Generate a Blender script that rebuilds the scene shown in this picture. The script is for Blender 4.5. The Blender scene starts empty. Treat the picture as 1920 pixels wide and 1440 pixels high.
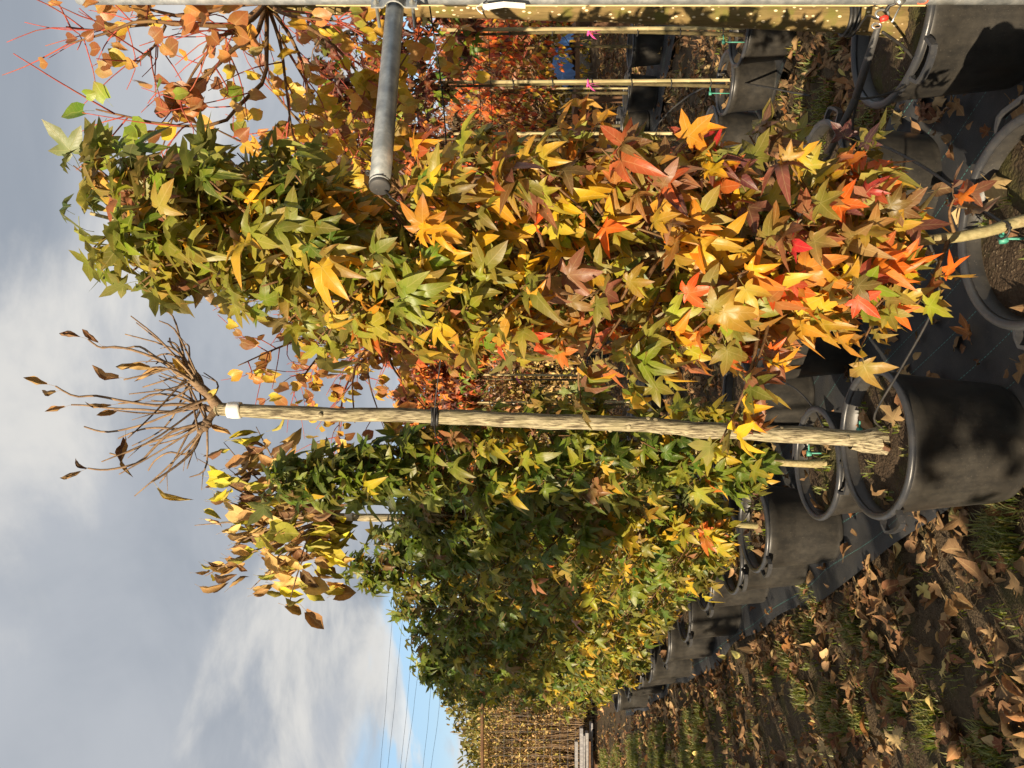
import bpy, math, random
import numpy as np
from mathutils import Vector, Matrix

S = bpy.context.scene
COL = S.collection
R = math.radians

# ------------------------------------------------------------------ camera (phone held upright, picture stored on its side)
EYE, FPX = 1.6, 1442.0
cam = bpy.data.cameras.new('camera')
cam.sensor_fit = 'HORIZONTAL'; cam.sensor_width = 36.0; cam.lens = 36.0 * FPX / 1920.0
cam.clip_start = 0.05; cam.clip_end = 3000
co = bpy.data.objects.new('camera', cam); COL.objects.link(co)
co.matrix_world = Matrix(((0, 1, 0, 0), (0, 0, -1, 0), (-1, 0, 0, EYE), (0, 0, 0, 1)))
S.camera = co

# ------------------------------------------------------------------ sky and sun
SUN_DIR = Vector((-0.62, -0.785, 0.0)).normalized()
SUN_EL = R(18)
to_sun = Vector((SUN_DIR.x * math.cos(SUN_EL), SUN_DIR.y * math.cos(SUN_EL), math.sin(SUN_EL)))
W = bpy.data.worlds.new('World'); S.world = W; W.use_nodes = True
def build_world():
    nt = W.node_tree; N = nt.nodes; L = nt.links; N.clear()
    def nd(t, **k):
        n = N.new(t)
        for a, b in k.items(): setattr(n, a, b)
        return n
    def mth(op, a, b=None, c=None, clamp=False):
        n = nd('ShaderNodeMath', operation=op, use_clamp=clamp)
        for i, v in enumerate((a, b, c)):
            if v is None: continue
            if isinstance(v, (int, float)): n.inputs[i].default_value = v
            else: L.new(v, n.inputs[i])
        return n.outputs[0]
    def sstep(v, a, b):
        n = nd('ShaderNodeMapRange', interpolation_type='SMOOTHSTEP')
        L.new(v, n.inputs[0]); n.inputs[1].default_value = a; n.inputs[2].default_value = b
        return n.outputs[0]
    def mix(f, a, b):
        n = nd('ShaderNodeMix', data_type='RGBA')
        for s, v in ((0, f), (6, a), (7, b)):
            if isinstance(v, tuple): n.inputs[s].default_value = v + (1,)
            elif isinstance(v, (int, float)): n.inputs[s].default_value = v
            else: L.new(v, n.inputs[s])
        return n.outputs[2]
    sky = nd('ShaderNodeTexSky', sky_type='NISHITA', sun_disc=False)
    sky.sun_elevation = SUN_EL
    sky.sun_rotation = math.atan2(SUN_DIR.x, SUN_DIR.y)
    sky.air_density = 1.0; sky.dust_density = 0.6; sky.ozone_density = 1.5
    tc = nd('ShaderNodeTexCoord'); sp = nd('ShaderNodeSeparateXYZ'); L.new(tc.outputs['Generated'], sp.inputs[0])
    x, y, z = sp.outputs
    zz = mth('ADD', mth('MAXIMUM', z, 0.0), 0.30)
    cb = nd('ShaderNodeCombineXYZ'); L.new(mth('DIVIDE', x, zz), cb.inputs[0]); L.new(mth('DIVIDE', y, zz), cb.inputs[1])
    cb.inputs[2].default_value = 3.7
    def noise(scale, det, rough, off):
        mp = nd('ShaderNodeMapping'); mp.inputs[1].default_value = off; L.new(cb.outputs[0], mp.inputs[0])
        mp.inputs[3].default_value = (1.25, 1.6, 1.0)
        n = nd('ShaderNodeTexNoise'); n.inputs['Scale'].default_value = scale; n.inputs['Detail'].default_value = det
        n.inputs['Roughness'].default_value = rough; n.inputs['Distortion'].default_value = 0.35
        L.new(mp.outputs[0], n.inputs['Vector']); return n.outputs[0]
    n1 = noise(1.0, 7, 0.52, (1.3, 0.4, 0)); n2 = noise(1.35, 9, 0.56, (7.1, 2.2, 0)); n3 = noise(1.2, 9, 0.56, (4.4, 9.0, 0))
    # overcast sheet: slate grey to pale, with a few lighter patches
    g = mix(sstep(n1, 0.36, 0.62), (1.66, 1.86, 2.16), (2.48, 2.62, 2.85))
    g = mix(mth('MULTIPLY', sstep(n2, 0.48, 0.66), 0.9), g, (3.9, 3.82, 3.65))
    # break near the horizon: blue sky with bright low cumulus
    blue = mix(0.75, sky.outputs[0], (2.2, 3.4, 4.7))
    low = mix(sstep(z, 0.0, 0.10), (4.0, 4.35, 4.45), blue)
    cum = sstep(n3, 0.50, 0.58)
    low = mix(mth('MULTIPLY', cum, 0.85), low, mix(sstep(n2, 0.40, 0.62), (2.7, 3.0, 3.3), (4.3, 4.3, 4.2)))
    edge = mth('ADD', z, mth('MULTIPLY', mth('SUBTRACT', n3, 0.5), 0.16))
    colr = mix(sstep(edge, 0.135, 0.185), low, g)
    bg = nd('ShaderNodeBackground'); bg.inputs[1].default_value = 0.1
    L.new(colr, bg.inputs[0])
    out = nd('ShaderNodeOutputWorld'); L.new(bg.outputs[0], out.inputs[0])
build_world()

sun = bpy.data.lights.new('sun', 'SUN'); sun.energy = 5.0; sun.angle = R(0.53); sun.color = (1.0, 0.83, 0.60)
so = bpy.data.objects.new('sun', sun); COL.objects.link(so)
so.rotation_euler = to_sun.to_track_quat('Z', 'Y').to_euler()
so.location = (-8, -6, 9)

S.view_settings.view_transform = 'Standard'; S.view_settings.look = 'None'
S.view_settings.exposure = 1.0; S.view_settings.gamma = 1.0; S.view_settings.use_curve_mapping = False
S.render.engine = 'CYCLES'
S.cycles.use_denoising = True
S.cycles.max_bounces = 5; S.cycles.diffuse_bounces = 3; S.cycles.glossy_bounces = 2; S.cycles.transmission_bounces = 4; S.cycles.transparent_max_bounces = 4
S.cycles.use_adaptive_sampling = True; S.cycles.adaptive_threshold = 0.02
S.cycles.sample_clamp_indirect = 6.0

# ------------------------------------------------------------------ helpers
def P(x, y, d):
    """point d metres in front of the eye on the sight line of a picture position"""
    return np.array(((720.0 - y) / FPX * d, d, EYE + (960.0 - x) / FPX * d))
def lin(r, g, b):
    f = lambda c: (c / 255 / 12.92) if c / 255 <= 0.04045 else ((c / 255 + 0.055) / 1.055) ** 2.4
    return np.array((f(r), f(g), f(b)))
def nrm(v):
    v = np.asarray(v, float); return v / max(np.linalg.norm(v), 1e-9)
def nrmA(v): return v / np.maximum(np.linalg.norm(v, axis=1, keepdims=True), 1e-9)

class MB:
    def __init__(s): s.v = []; s.f = []
    def add(s, v, f):
        o = len(s.v); s.v += [tuple(map(float, p)) for p in v]; s.f += [tuple(int(i) + o for i in q) for q in f]
    def box(s, c, d, rz=0.0):
        c = np.array(c); h = np.array(d) / 2; cs, sn = math.cos(rz), math.sin(rz); v = []
        for k in range(8):
            p = h * np.array(((k & 1) * 2 - 1, (k >> 1 & 1) * 2 - 1, (k >> 2 & 1) * 2 - 1))
            v.append(c + np.array((p[0] * cs - p[1] * sn, p[0] * sn + p[1] * cs, p[2])))
        s.add(v, [(0, 2, 3, 1), (4, 5, 7, 6), (0, 1, 5, 4), (2, 6, 7, 3), (0, 4, 6, 2), (1, 3, 7, 5)])
    def tube(s, pts, rad, n=6, cap=True, closed=False):
        pts = [np.array(p, float) for p in pts]; m = len(pts)
        if isinstance(rad, (int, float)): rad = [rad] * m
        v = []; prev = None
        for i in range(m):
            a = pts[i - 1] if (i > 0 or closed) else pts[i]; b = pts[(i + 1) % m] if (i < m - 1 or closed) else pts[i]
            t = nrm(b - a)
            if prev is None: prev = np.array((0.31, 0.17, 0.93)) if abs(t[2]) < 0.8 else np.array((0.9, 0.3, 0.1))
            u = nrm(prev - t * np.dot(prev, t)); w = np.cross(t, u); prev = u
            for k in range(n):
                an = 2 * math.pi * k / n
                v.append(pts[i] + rad[i] * (math.cos(an) * u + math.sin(an) * w))
        f = []
        for i in range(m if closed else m - 1):
            j = (i + 1) % m
            for k in range(n):
                f.append((i * n + k, i * n + (k + 1) % n, j * n + (k + 1) % n, j * n + k))
        if cap and not closed:
            f.append(tuple(range(n - 1, -1, -1))); f.append(tuple((m - 1) * n + k for k in range(n)))
        s.add(v, f)
    def lathe(s, prof, n=40, c=(0, 0, 0), jit=0.0):
        v = []; f = []
        for i, (r, z) in enumerate(prof):
            for k in range(n):
                a = 2 * math.pi * k / n
                v.append((c[0] + r * math.cos(a), c[1] + r * math.sin(a), c[2] + z))
        for i in range(len(prof) - 1):
            for k in range(n):
                f.append((i * n + k, i * n + (k + 1) % n, (i + 1) * n + (k + 1) % n, (i + 1) * n + k))
        s.add(v, f)
    def mesh(s, name, mat, smooth=True):
        me = bpy.data.meshes.new(name); me.from_pydata(s.v, [], s.f); me.materials.append(mat)
        if smooth: me.polygons.foreach_set('use_smooth', [True] * len(me.polygons))
        return me
    def build(s, name, mat, parent=None, smooth=True):
        return link(name, s.mesh(name, mat, smooth), parent)

def link(name, me, parent=None):
    o = bpy.data.objects.new(name, me); COL.objects.link(o)
    if parent is not None:
        o.parent = parent; o.matrix_parent_inverse = PINV[parent.name]
    return o
PINV = {}
def setp(o):            # remember how to keep children of o in world coordinates
    PINV[o.name] = o.matrix_basis.inverted()
def tag(o, label, cat, group=None):
    o['label'] = label; o['category'] = cat
    if group: o['group'] = group
    return o
def thing(name, label, cat, loc, group=None):
    o = bpy.data.objects.new(name, None); COL.objects.link(o); o.location = tuple(map(float, loc)); o.empty_display_size = 0.1
    setp(o); return tag(o, label, cat, group)
def structure(o): o['kind'] = 'structure'; return o
def sub(name, me, part):      # sub-part of a part that lies at the world origin of its thing
    o = bpy.data.objects.new(name, me); COL.objects.link(o); o.parent = part; return o

# ------------------------------------------------------------------ materials
MATS = {}
class NB:
    def __init__(s, name):
        s.m = bpy.data.materials.new(name); s.m.use_nodes = True; s.nt = s.m.node_tree; s.N = s.nt.nodes; s.L = s.nt.links
        s.N.clear(); s.out = s.N.new('ShaderNodeOutputMaterial')
    def nd(s, t, **k):
        n = s.N.new(t)
        for a, b in k.items(): setattr(n, a, b)
        return n
    def put(s, n, i, v):
        if v is None: return
        if hasattr(v, 'is_output'): s.L.new(v, n.inputs[i])
        elif isinstance(v, (tuple, list, np.ndarray)):
            v = tuple(float(q) for q in v); n.inputs[i].default_value = v + (1,) if n.inputs[i].type == 'RGBA' and len(v) == 3 else v
        else: n.inputs[i].default_value = v
    def math(s, op, a, b=None, clamp=False):
        n = s.nd('ShaderNodeMath', operation=op, use_clamp=clamp); s.put(n, 0, a); s.put(n, 1, b); return n.outputs[0]
    def mix(s, f, a, b, blend='MIX'):
        n = s.nd('ShaderNodeMix', data_type='RGBA', blend_type=blend); s.put(n, 0, f); s.put(n, 6, a); s.put(n, 7, b); return n.outputs[2]
    def step(s, v, a, b):
        n = s.nd('ShaderNodeMapRange', interpolation_type='SMOOTHSTEP'); s.put(n, 0, v); s.put(n, 1, a); s.put(n, 2, b); return n.outputs[0]
    def coord(s, which='Object'): return s.nd('ShaderNodeTexCoord').outputs[which]
    def map(s, v, scale): n = s.nd('ShaderNodeMapping'); s.put(n, 0, v); n.inputs[3].default_value = scale; return n.outputs[0]
    def noise(s, v, scale, det=4, rough=0.55): 
        n = s.nd('ShaderNodeTexNoise'); s.put(n, 'Vector', v); n.inputs['Scale'].default_value = scale
        n.inputs['Detail'].default_value = det; n.inputs['Roughness'].default_value = rough; return n.outputs[0]
    def vor(s, v, scale, out='Distance'):
        n = s.nd('ShaderNodeTexVoronoi'); s.put(n, 'Vector', v); n.inputs['Scale'].default_value = scale; return n.outputs[out]
    def bump(s, h, st, dist): 
        n = s.nd('ShaderNodeBump'); n.inputs['Strength'].default_value = st; n.inputs['Distance'].default_value = dist; s.put(n, 'Height', h); return n.outputs[0]
    def bsdf(s, col, rough=0.6, metal=0.0, spec=0.5, normal=None):
        n = s.nd('ShaderNodeBsdfPrincipled'); s.put(n, 'Base Color', col); s.put(n, 'Roughness', rough); s.put(n, 'Metallic', metal)
        s.put(n, 'Specular IOR Level', spec)
        if normal is not None: s.put(n, 'Normal', normal)
        return n.outputs[0]
    def done(s, sh): s.L.new(sh, s.out.inputs[0]); MATS[s.m.name] = s.m; return s.m

def leaf_mat(name, per_object, trans=0.42, rough=0.42, spec=0.45, tip=True, dry=False):
    b = NB(name)
    if per_object: col = b.nd('ShaderNodeObjectInfo').outputs['Color']; rnd = b.nd('ShaderNodeObjectInfo').outputs['Random']
    else:
        a = b.nd('ShaderNodeAttribute', attribute_name='Col'); col = a.outputs['Color']; rnd = a.outputs['Alpha']
    uv = b.nd('ShaderNodeUVMap').outputs[0]; sp = b.nd('ShaderNodeSeparateXYZ'); b.put(sp, 0, uv)
    u, v = sp.outputs[0], sp.outputs[1]
    pos = b.nd('ShaderNodeNewGeometry')
    nz = b.noise(pos.outputs['Position'], 55, 3)
    c = b.mix(b.math('MULTIPLY', b.step(nz, 0.35, 0.7), 0.38), col, b.mix(1.0, col, (0.62, 0.70, 0.6), 'MULTIPLY'))
    if tip:
        c2 = b.mix(1.0, col, (0.92, 0.55, 0.55), 'MULTIPLY')
        c = b.mix(b.math('MULTIPLY', b.math('POWER', u, 1.6), b.math('MULTIPLY', rnd, 0.95)), c, c2)
        c = b.mix(b.math('MULTIPLY', b.math('SUBTRACT', 1.0, b.step(u, 0.05, 0.62)), b.math('MULTIPLY', b.math('SUBTRACT', 1.0, rnd), 0.55)), c, b.mix(1.0, c, (0.85, 1.25, 0.8), 'MULTIPLY'))
        c = b.mix(b.math('MULTIPLY', b.step(b.math('ADD', u, b.math('MULTIPLY', nz, 0.5)), 1.12, 1.3), 0.55), c, (0.13, 0.065, 0.035))
    av = b.math('ABSOLUTE', v)
    # side veins run forward from the midrib
    wv = b.math('SINE', b.math('ADD', b.math('MULTIPLY', u, 38.0), b.math('MULTIPLY', av, -9.0)))
    side = b.math('MULTIPLY', b.step(wv, 0.86, 1.0), 0.30)
    rib = b.math('SUBTRACT', 1.0, b.step(av, 0.03, 0.10))
    vein = b.math('MAXIMUM', side, b.math('MULTIPLY', rib, 0.6), True)
    c = b.mix(vein, c, b.mix(0.5, b.mix(1.0, c, (1.5, 1.45, 1.3), 'MULTIPLY'), (0.42, 0.34, 0.16)))
    back = b.mix(0.30, b.mix(1.0, c, (1.05, 1.05, 1.0), 'MULTIPLY'), (0.33, 0.33, 0.2) if not dry else (0.38, 0.26, 0.13))
    c = b.mix(pos.outputs['Backfacing'], c, back)
    bm = b.bump(b.math('ADD', b.math('MULTIPLY', vein, -0.6), nz), 0.35, 0.002)
    p = b.bsdf(c, rough, 0, spec, bm)
    t = b.nd('ShaderNodeBsdfTranslucent'); b.put(t, 0, b.mix(1.0, c, (1.25, 1.15, 0.8), 'MULTIPLY'))
    ms = b.nd('ShaderNodeMixShader'); ms.inputs[0].default_value = trans; b.L.new(p, ms.inputs[1]); b.L.new(t.outputs[0], ms.inputs[2])
    return b.done(ms.outputs[0])
LEAF_O = leaf_mat('leaf', True); LEAF_S = leaf_mat('leaf_mass', False)
DRY_O = leaf_mat('dry_leaf', True, 0.18, 0.7, 0.25, False, True); DRY_S = leaf_mat('dry_leaf_mass', False, 0.18, 0.7, 0.25, False, True)

def bark_mat(name, c1, c2, c3, scale=1.0, moss=None, lent=None, stretch=0.12, bump=0.5, sharp=0.2):
    b = NB(name); g = b.nd('ShaderNodeNewGeometry').outputs['Position']
    m = b.map(g, (1, 1, stretch)); n = b.noise(m, 90 * scale, 6, 0.65); n2 = b.noise(g, 9 * scale, 4)
    c = b.mix(b.step(n, 0.5 - sharp, 0.5 + sharp), c1, c2); c = b.mix(b.math('MULTIPLY', b.step(n2, 0.45, 0.7), 0.6), c, c3)
    if moss is not None: c = b.mix(b.math('MULTIPLY', b.step(b.noise(g, 14, 5, 0.6), 0.50, 0.64), 0.75), c, moss)
    h = n
    if lent is not None:
        vd = b.vor(b.map(g, (1, 1, 0.6)), 62); k = b.math('SUBTRACT', 1.0, b.step(vd, 0.15, 0.26)); c = b.mix(k, c, lent); h = b.math('ADD', n, k)
    return b.done(b.bsdf(c, 0.85, 0, 0.25, b.bump(h, bump, 0.004)))
BARK_STEM = bark_mat('bark_stem', lin(176, 164, 132), lin(74, 64, 48), lin(138, 130, 98), 2.0, stretch=0.11, bump=1.0, sharp=0.14)
BARK_MOSS = bark_mat('bark_moss', lin(132, 110, 70), lin(98, 80, 48), lin(112, 100, 58), 1.0, moss=lin(100, 98, 42), lent=lin(226, 206, 164))
BARK_GUM = bark_mat('bark_gum', lin(170, 156, 116), lin(126, 112, 78), lin(142, 136, 92), 1.4, stretch=0.5)
BARK_TWIG = bark_mat('bark_twig', lin(136, 112, 86), lin(98, 78, 60), lin(158, 132, 100), 1.5, stretch=0.4)
BARK_RED = bark_mat('bark_red', lin(176, 82, 68), lin(140, 62, 52), lin(150, 96, 60), 1.5, stretch=0.5)
BARK_BRANCH = bark_mat('bark_branch', lin(120, 88, 58), lin(88, 64, 44), lin(130, 104, 66), 1.4, stretch=0.4)
BARK_YOUNG = bark_mat('bark_young', lin(104, 92, 62), lin(74, 64, 44), lin(96, 92, 58), 1.5, stretch=0.3)
BAMBOO = bark_mat('bamboo', lin(190, 176, 134), lin(146, 130, 92), lin(120, 118, 80), 0.6, stretch=0.06, bump=0.2)
BAMBOO_PALE = bark_mat('bamboo_pale', lin(236, 214, 162), lin(212, 186, 130), lin(228, 206, 156), 0.6, stretch=0.06, bump=0.2)
GREYWOOD = bark_mat('grey_wood', lin(150, 148, 148), lin(112, 110, 112), lin(136, 130, 124), 0.3, stretch=0.5, bump=0.3)
BROWNWOOD = bark_mat('brown_wood', lin(112, 82, 58), lin(82, 60, 44), lin(126, 96, 66), 0.4, stretch=0.3, bump=0.3)

def plastic(name, c, rough, dust=0.35, sc=1.0, dustc=(0.15, 0.13, 0.10)):
    b = NB(name); o = b.coord(); n = b.noise(o, 16 * sc, 8, 0.72); sp = b.noise(o, 260 * sc, 2); st = b.noise(b.map(o, (9, 9, 1.2)), 4, 5, 0.7)
    d = b.math('MULTIPLY', b.step(b.math('ADD', n, b.math('MULTIPLY', st, 0.5)), 0.55, 0.95), dust)
    cc = b.mix(d, c, dustc)
    cc = b.mix(b.math('MULTIPLY', b.step(sp, 0.66, 0.74), 0.22), cc, (0.34, 0.3, 0.24))
    r = b.math('ADD', b.math('MULTIPLY', n, 0.25), rough - 0.12)
    return b.done(b.bsdf(cc, r, 0, 0.45, b.bump(b.noise(o, 420 * sc, 2), 0.22, 0.0006)))
POT = plastic('pot_plastic', (0.021, 0.020, 0.0185), 0.42, 0.16)
RIM = plastic('rim_plastic', (0.026, 0.028, 0.033), 0.34, 0.15)
HOSE = plastic('hose_plastic', (0.016, 0.016, 0.017), 0.5, 0.25)
TIE = plastic('tie_rubber', (0.018, 0.018, 0.018), 0.5, 0.1)
TEAL = plastic('teal_plastic', tuple(lin(70, 150, 128)), 0.5, 0.2)
PINK = plastic('pink_ribbon', tuple(lin(226, 88, 160)), 0.45, 0.0)
REDP = plastic('red_paint', tuple(lin(214, 58, 44)), 0.4, 0.0)
ORANGEP = plastic('orange_paint', tuple(lin(196, 92, 58)), 0.6, 0.0)
TAPE = plastic('white_tape', tuple(lin(232, 228, 218)), 0.5, 0.25, 1.0, (0.5, 0.47, 0.4))
BLUE = plastic('blue_tarp', tuple(lin(62, 106, 158)), 0.4, 0.1)
CHALK = plastic('embossed_mark', (0.12, 0.115, 0.1), 0.7, 0.0)
GREYP = plastic('grey_cap', (0.040, 0.040, 0.042), 0.55, 0.15)
PALEWALL = plastic('pale_wall', tuple(lin(206, 200, 184)), 0.7, 0.25)
DARKWALL = plastic('dark_void', (0.03, 0.026, 0.022), 0.8, 0.2)

def galv():
    b = NB('galvanised_steel'); o = b.nd('ShaderNodeNewGeometry').outputs['Position']
    n = b.noise(b.map(o, (1, 1, 1)), 26, 6, 0.6); v = b.vor(o, 120, 'Color'); sv = b.nd('ShaderNodeSeparateXYZ'); b.put(sv, 0, v)
    c = b.mix(b.step(n, 0.3, 0.7), (0.24, 0.255, 0.26), (0.50, 0.51, 0.495)); c = b.mix(b.math('MULTIPLY', sv.outputs[0], 0.4), c, (0.24, 0.26, 0.26))
    c = b.mix(b.math('MULTIPLY', b.step(b.noise(o, 8, 5, 0.65), 0.58, 0.72), 0.4), c, (0.23, 0.2, 0.13))
    r = b.math('ADD', b.math('MULTIPLY', n, 0.3), 0.33)
    return b.done(b.bsdf(c, r, 0.55, 0.5, b.bump(n, 0.1, 0.002)))
GALV = galv()
def chrome():
    b = NB('zinc_bolt'); return b.done(b.bsdf((0.55, 0.54, 0.48), 0.3, 0.85))
ZINC = chrome()
def wire_mat():
    b = NB('wire'); return b.done(b.bsdf((0.018, 0.016, 0.016), 0.5, 0.3))
WIRE = wire_mat()
def soil(name, base, moss, peb, moss_amt=0.45):
    b = NB(name); g = b.nd('ShaderNodeNewGeometry').outputs['Position']
    n = b.noise(g, 3.0, 8, 0.62); n2 = b.noise(g, 38, 6, 0.7); v = b.vor(g, 95)
    c = b.mix(b.step(n2, 0.3, 0.72), tuple(0.55 * np.array(base)), base)
    c = b.mix(b.math('MULTIPLY', b.step(b.noise(g, 5.5, 6, 0.65), 0.5, 0.66), moss_amt), c, b.mix(n2, tuple(0.6 * np.array(moss)), moss))
    c = b.mix(b.math('MULTIPLY', b.math('SUBTRACT', 1.0, b.step(v, 0.1, 0.3)), b.step(n, 0.45, 0.6)), c, peb)
    h = b.math('ADD', b.math('MULTIPLY', n2, 1.0), b.math('MULTIPLY', v, -0.4))
    return b.done(b.bsdf(c, 0.92, 0, 0.2, b.bump(h, 0.9, 0.012)))
SOIL = soil('soil', (0.105, 0.075, 0.045), (0.085, 0.085, 0.018), (0.20, 0.16, 0.11))
COMPOST = soil('compost', (0.085, 0.058, 0.036), (0.09, 0.095, 0.02), (0.26, 0.2, 0.13), 0.55)
def fabric():
    b = NB('weed_fabric'); uv = b.nd('ShaderNodeUVMap').outputs[0]; sp = b.nd('ShaderNodeSeparateXYZ'); b.put(sp, 0, uv)
    s_, w_ = sp.outputs[0], sp.outputs[1]
    fr = b.math('FRACT', b.math('DIVIDE', w_, 0.155)); ln = b.math('LESS_THAN', b.math('ABSOLUTE', b.math('SUBTRACT', fr, 0.5)), 0.0075)
    dash = b.math('GREATER_THAN', b.math('FRACT', b.math('MULTIPLY', s_, 55.0)), 0.35)
    g = b.nd('ShaderNodeNewGeometry').outputs['Position']
    n = b.noise(g, 3.2, 7, 0.62); n2 = b.noise(g, 45, 5, 0.6)
    c = b.mix(b.math('MULTIPLY', b.step(n, 0.42, 0.72), 0.55), (0.030, 0.032, 0.036), (0.095, 0.088, 0.075))
    c = b.mix(b.math('MULTIPLY', b.step(n2, 0.6, 0.75), 0.35), c, (0.15, 0.12, 0.09))
    c = b.mix(b.math('MULTIPLY', b.math('MULTIPLY', ln, dash), 0.9), c, (0.10, 0.32, 0.29))
    wx = b.math('SINE', b.math('MULTIPLY', s_, 1600.0)); wy = b.math('SINE', b.math('MULTIPLY', w_, 1600.0))
    h = b.math('ADD', b.math('MULTIPLY', b.math('MULTIPLY', wx, wy), 0.15), b.noise(g, 12, 5, 0.6))
    return b.done(b.bsdf(c, 0.55, 0, 0.4, b.bump(h, 0.5, 0.01)))
FABRIC = fabric()

# ------------------------------------------------------------------ leaf templates: (verts, tris, uv per vertex)
def star_leaf(seed, fold, droop, low=False, wide=1.0, pet=True):
    r = np.random.default_rng(seed)
    V = [(0, 0, 0)]; U = [(0.0, 0.0)]; F = []
    angs = [-122, -62, 0, 62, 122]; lens = [0.56, 0.92, 1.06, 0.92, 0.56]
    angs = [a + r.normal() * 8 for a in angs]; lens = [l * (1 + r.normal() * 0.13) for l in lens]
    sin_i = []
    mids = [-172] + [(angs[i] + angs[i + 1]) / 2 for i in range(4)] + [172]
    for k, m in enumerate(mids):
        rr = 0.37 if 0 < k < 5 else 0.16
        a = R(m); V.append((math.sin(a) * rr, math.cos(a) * rr, 0.03)); U.append((0.3, 1.0)); sin_i.append(len(V) - 1)
    for k in range(5):
        a = R(angs[k]); d = np.array((math.sin(a), math.cos(a))); p = np.array((d[1], -d[0])); l = lens[k]
        tz = r.normal() * 0.16; tw_ = r.normal() * 0.22; dr = droop * (1 + 0.5 * r.normal()); fo = fold * (1 + 0.35 * r.normal()); sw = r.normal() * 0.06 * l
        def pt(t, w, side):
            xy = d * t * l + p * (w * side * l * wide + sw * t * t)
            return (xy[0], xy[1], -dr * (t * l) ** 2 + tz * t * t * l + tw_ * w * side + fo * w * 1.6 * abs(side))
        A1, A2 = (0.42, 0.72)
        def add(t, w, side, uu, vv): V.append(pt(t, w, side)); U.append((uu, vv)); return len(V) - 1
        a1 = add(A1, 0, 0, 0.42, 0); tip = add(1.0, 0, 0, 1, 0)
        sL, sR = sin_i[k], sin_i[k + 1]
        if low:
            wl = add(0.58, 0.195, -1, 0.58, 1); wr = add(0.58, 0.195, 1, 0.58, 1)
            F += [(0, a1, sL), (sL, a1, wl), (wl, a1, tip), (0, sR, a1), (sR, wr, a1), (wr, tip, a1)]
        else:
            a2 = add(A2, 0, 0, 0.72, 0)
            w1 = add(0.50, 0.215, -1, 0.5, 1); w2 = add(0.76, 0.135, -1, 0.76, 0.8)
            x1 = add(0.50, 0.215, 1, 0.5, 1); x2 = add(0.76, 0.135, 1, 0.76, 0.8)
            F += [(0, a1, sL), (sL, a1, w1), (w1, a1, w2), (w2, a1, a2), (w2, a2, tip),
                  (0, sR, a1), (sR, x1, a1), (x1, x2, a1), (x2, a2, a1), (x2, tip, a2)]
    base = np.array((0.0, -0.62, -0.16))
    if pet: petiole(V, U, F, base)
    return np.array(V, float), np.array(F, int), np.array(U, float), base
def petiole(V, U, F, base, w=0.016):
    o = len(V); mid = base * 0.5 + np.array((0, 0, 0.04))
    for c, k in ((base, 1.0), (mid, 0.8), (np.zeros(3), 0.8)):
        for a in (0.5, 2.6, 4.7):
            V.append((c[0] + w * k * math.cos(a), c[1], c[2] + w * k * math.sin(a))); U.append((0.0, 0.0))
    for i in (0, 3):
        for k in range(3):
            a, b2 = o + i + k, o + i + (k + 1) % 3
            F += [(a, b2, b2 + 3), (a, b2 + 3, a + 3)]
def round_leaf(seed, fold, droop, roll=0.0, crump=0.0, point=0.12, wide=0.62, pet=True, rows=5, heart=True):
    """heart-shaped / oval leaf; origin at the petiole junction"""
    r = np.random.default_rng(seed); V = []; U = []; F = []
    ts = np.linspace(0, 1, rows)
    for i, t in enumerate(ts):
        w = wide * (math.sin(math.pi * min(1, t * 0.78 + 0.20)) ** 0.8 if heart else math.sin(math.pi * min(1, t * 0.9 + 0.07)) ** 0.9) if i < rows - 1 else 0.0
        y0 = t * (1.0 + point) - 0.04
        for j, s in enumerate((-1, -0.5, 0, 0.5, 1)):
            if i == rows - 1 and j != 2: continue
            x = s * w; y = y0 - (0.16 * abs(s) if i == 0 else 0.05 * abs(s))
            z = fold * abs(s) * w - droop * t * t
            if roll:
                an = s * roll; x = w * math.sin(an) / max(roll, 0.3); z += w * (1 - math.cos(an)) / max(roll, 0.3)
            if crump: 
                z += r.normal() * crump; x += r.normal() * crump * 0.6; y += r.normal() * crump * 0.6
            V.append((x, y, z)); U.append((t, abs(s)))
    for i in range(rows - 2):
        for j in range(4):
            a = i * 5 + j; F += [(a, a + 1, a + 6), (a, a + 6, a + 5)]
    b = (rows - 2) * 5; tip = (rows - 1) * 5
    for j in range(4): F.append((b + j, b + j + 1, tip))
    base = np.array((0.0, -0.60, -0.05))
    if pet: petiole(V, U, F, base, 0.013)
    return np.array(V, float), np.array(F, int), np.array(U, float), base

STAR = [star_leaf(10 + i, f, d) for i, (f, d) in enumerate(((0.10, 0.18), (0.22, 0.35), (0.35, 0.25), (0.06, 0.45), (0.28, 0.60), (0.50, 0.45), (-0.10, 0.35), (0.18, 0.10), (0.38, 0.85), (0.15, -0.25), (0.60, 0.70), (0.05, 0.65)))]
STARL = [star_leaf(40 + i, f, d, True) for i, (f, d) in enumerate(((0.10, 0.25), (0.30, 0.4), (0.2, 0.7), (-0.05, 0.35), (0.5, 0.8), (0.2, -0.2)))]
STAR_THIN = [star_leaf(60 + i, f, d, True, 0.62) for i, (f, d) in enumerate(((0.10, 0.25), (0.30, 0.45), (0.2, 0.7), (0.4, 0.3)))]
HEART = [round_leaf(80 + i, f, d, ro, cr) for i, (f, d, ro, cr) in enumerate(((0.15, 0.1, 0, 0.02), (0.3, 0.3, 0, 0.03), (0, 0.2, 0.7, 0.03), (0.25, -0.15, 0, 0.03), (0, 0.35, 1.0, 0.04)))]
CURL = [round_leaf(90 + i, f, d, ro, cr * 0.75, 0.25, 0.5, True, 6, False) for i, (f, d, ro, cr) in enumerate(((0, 0.5, 1.5, 0.06), (0, 0.2, 1.9, 0.07), (0.2, 0.7, 1.1, 0.08), (0, -0.4, 1.4, 0.07), (0, 0.9, 1.6, 0.06)))]
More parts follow.
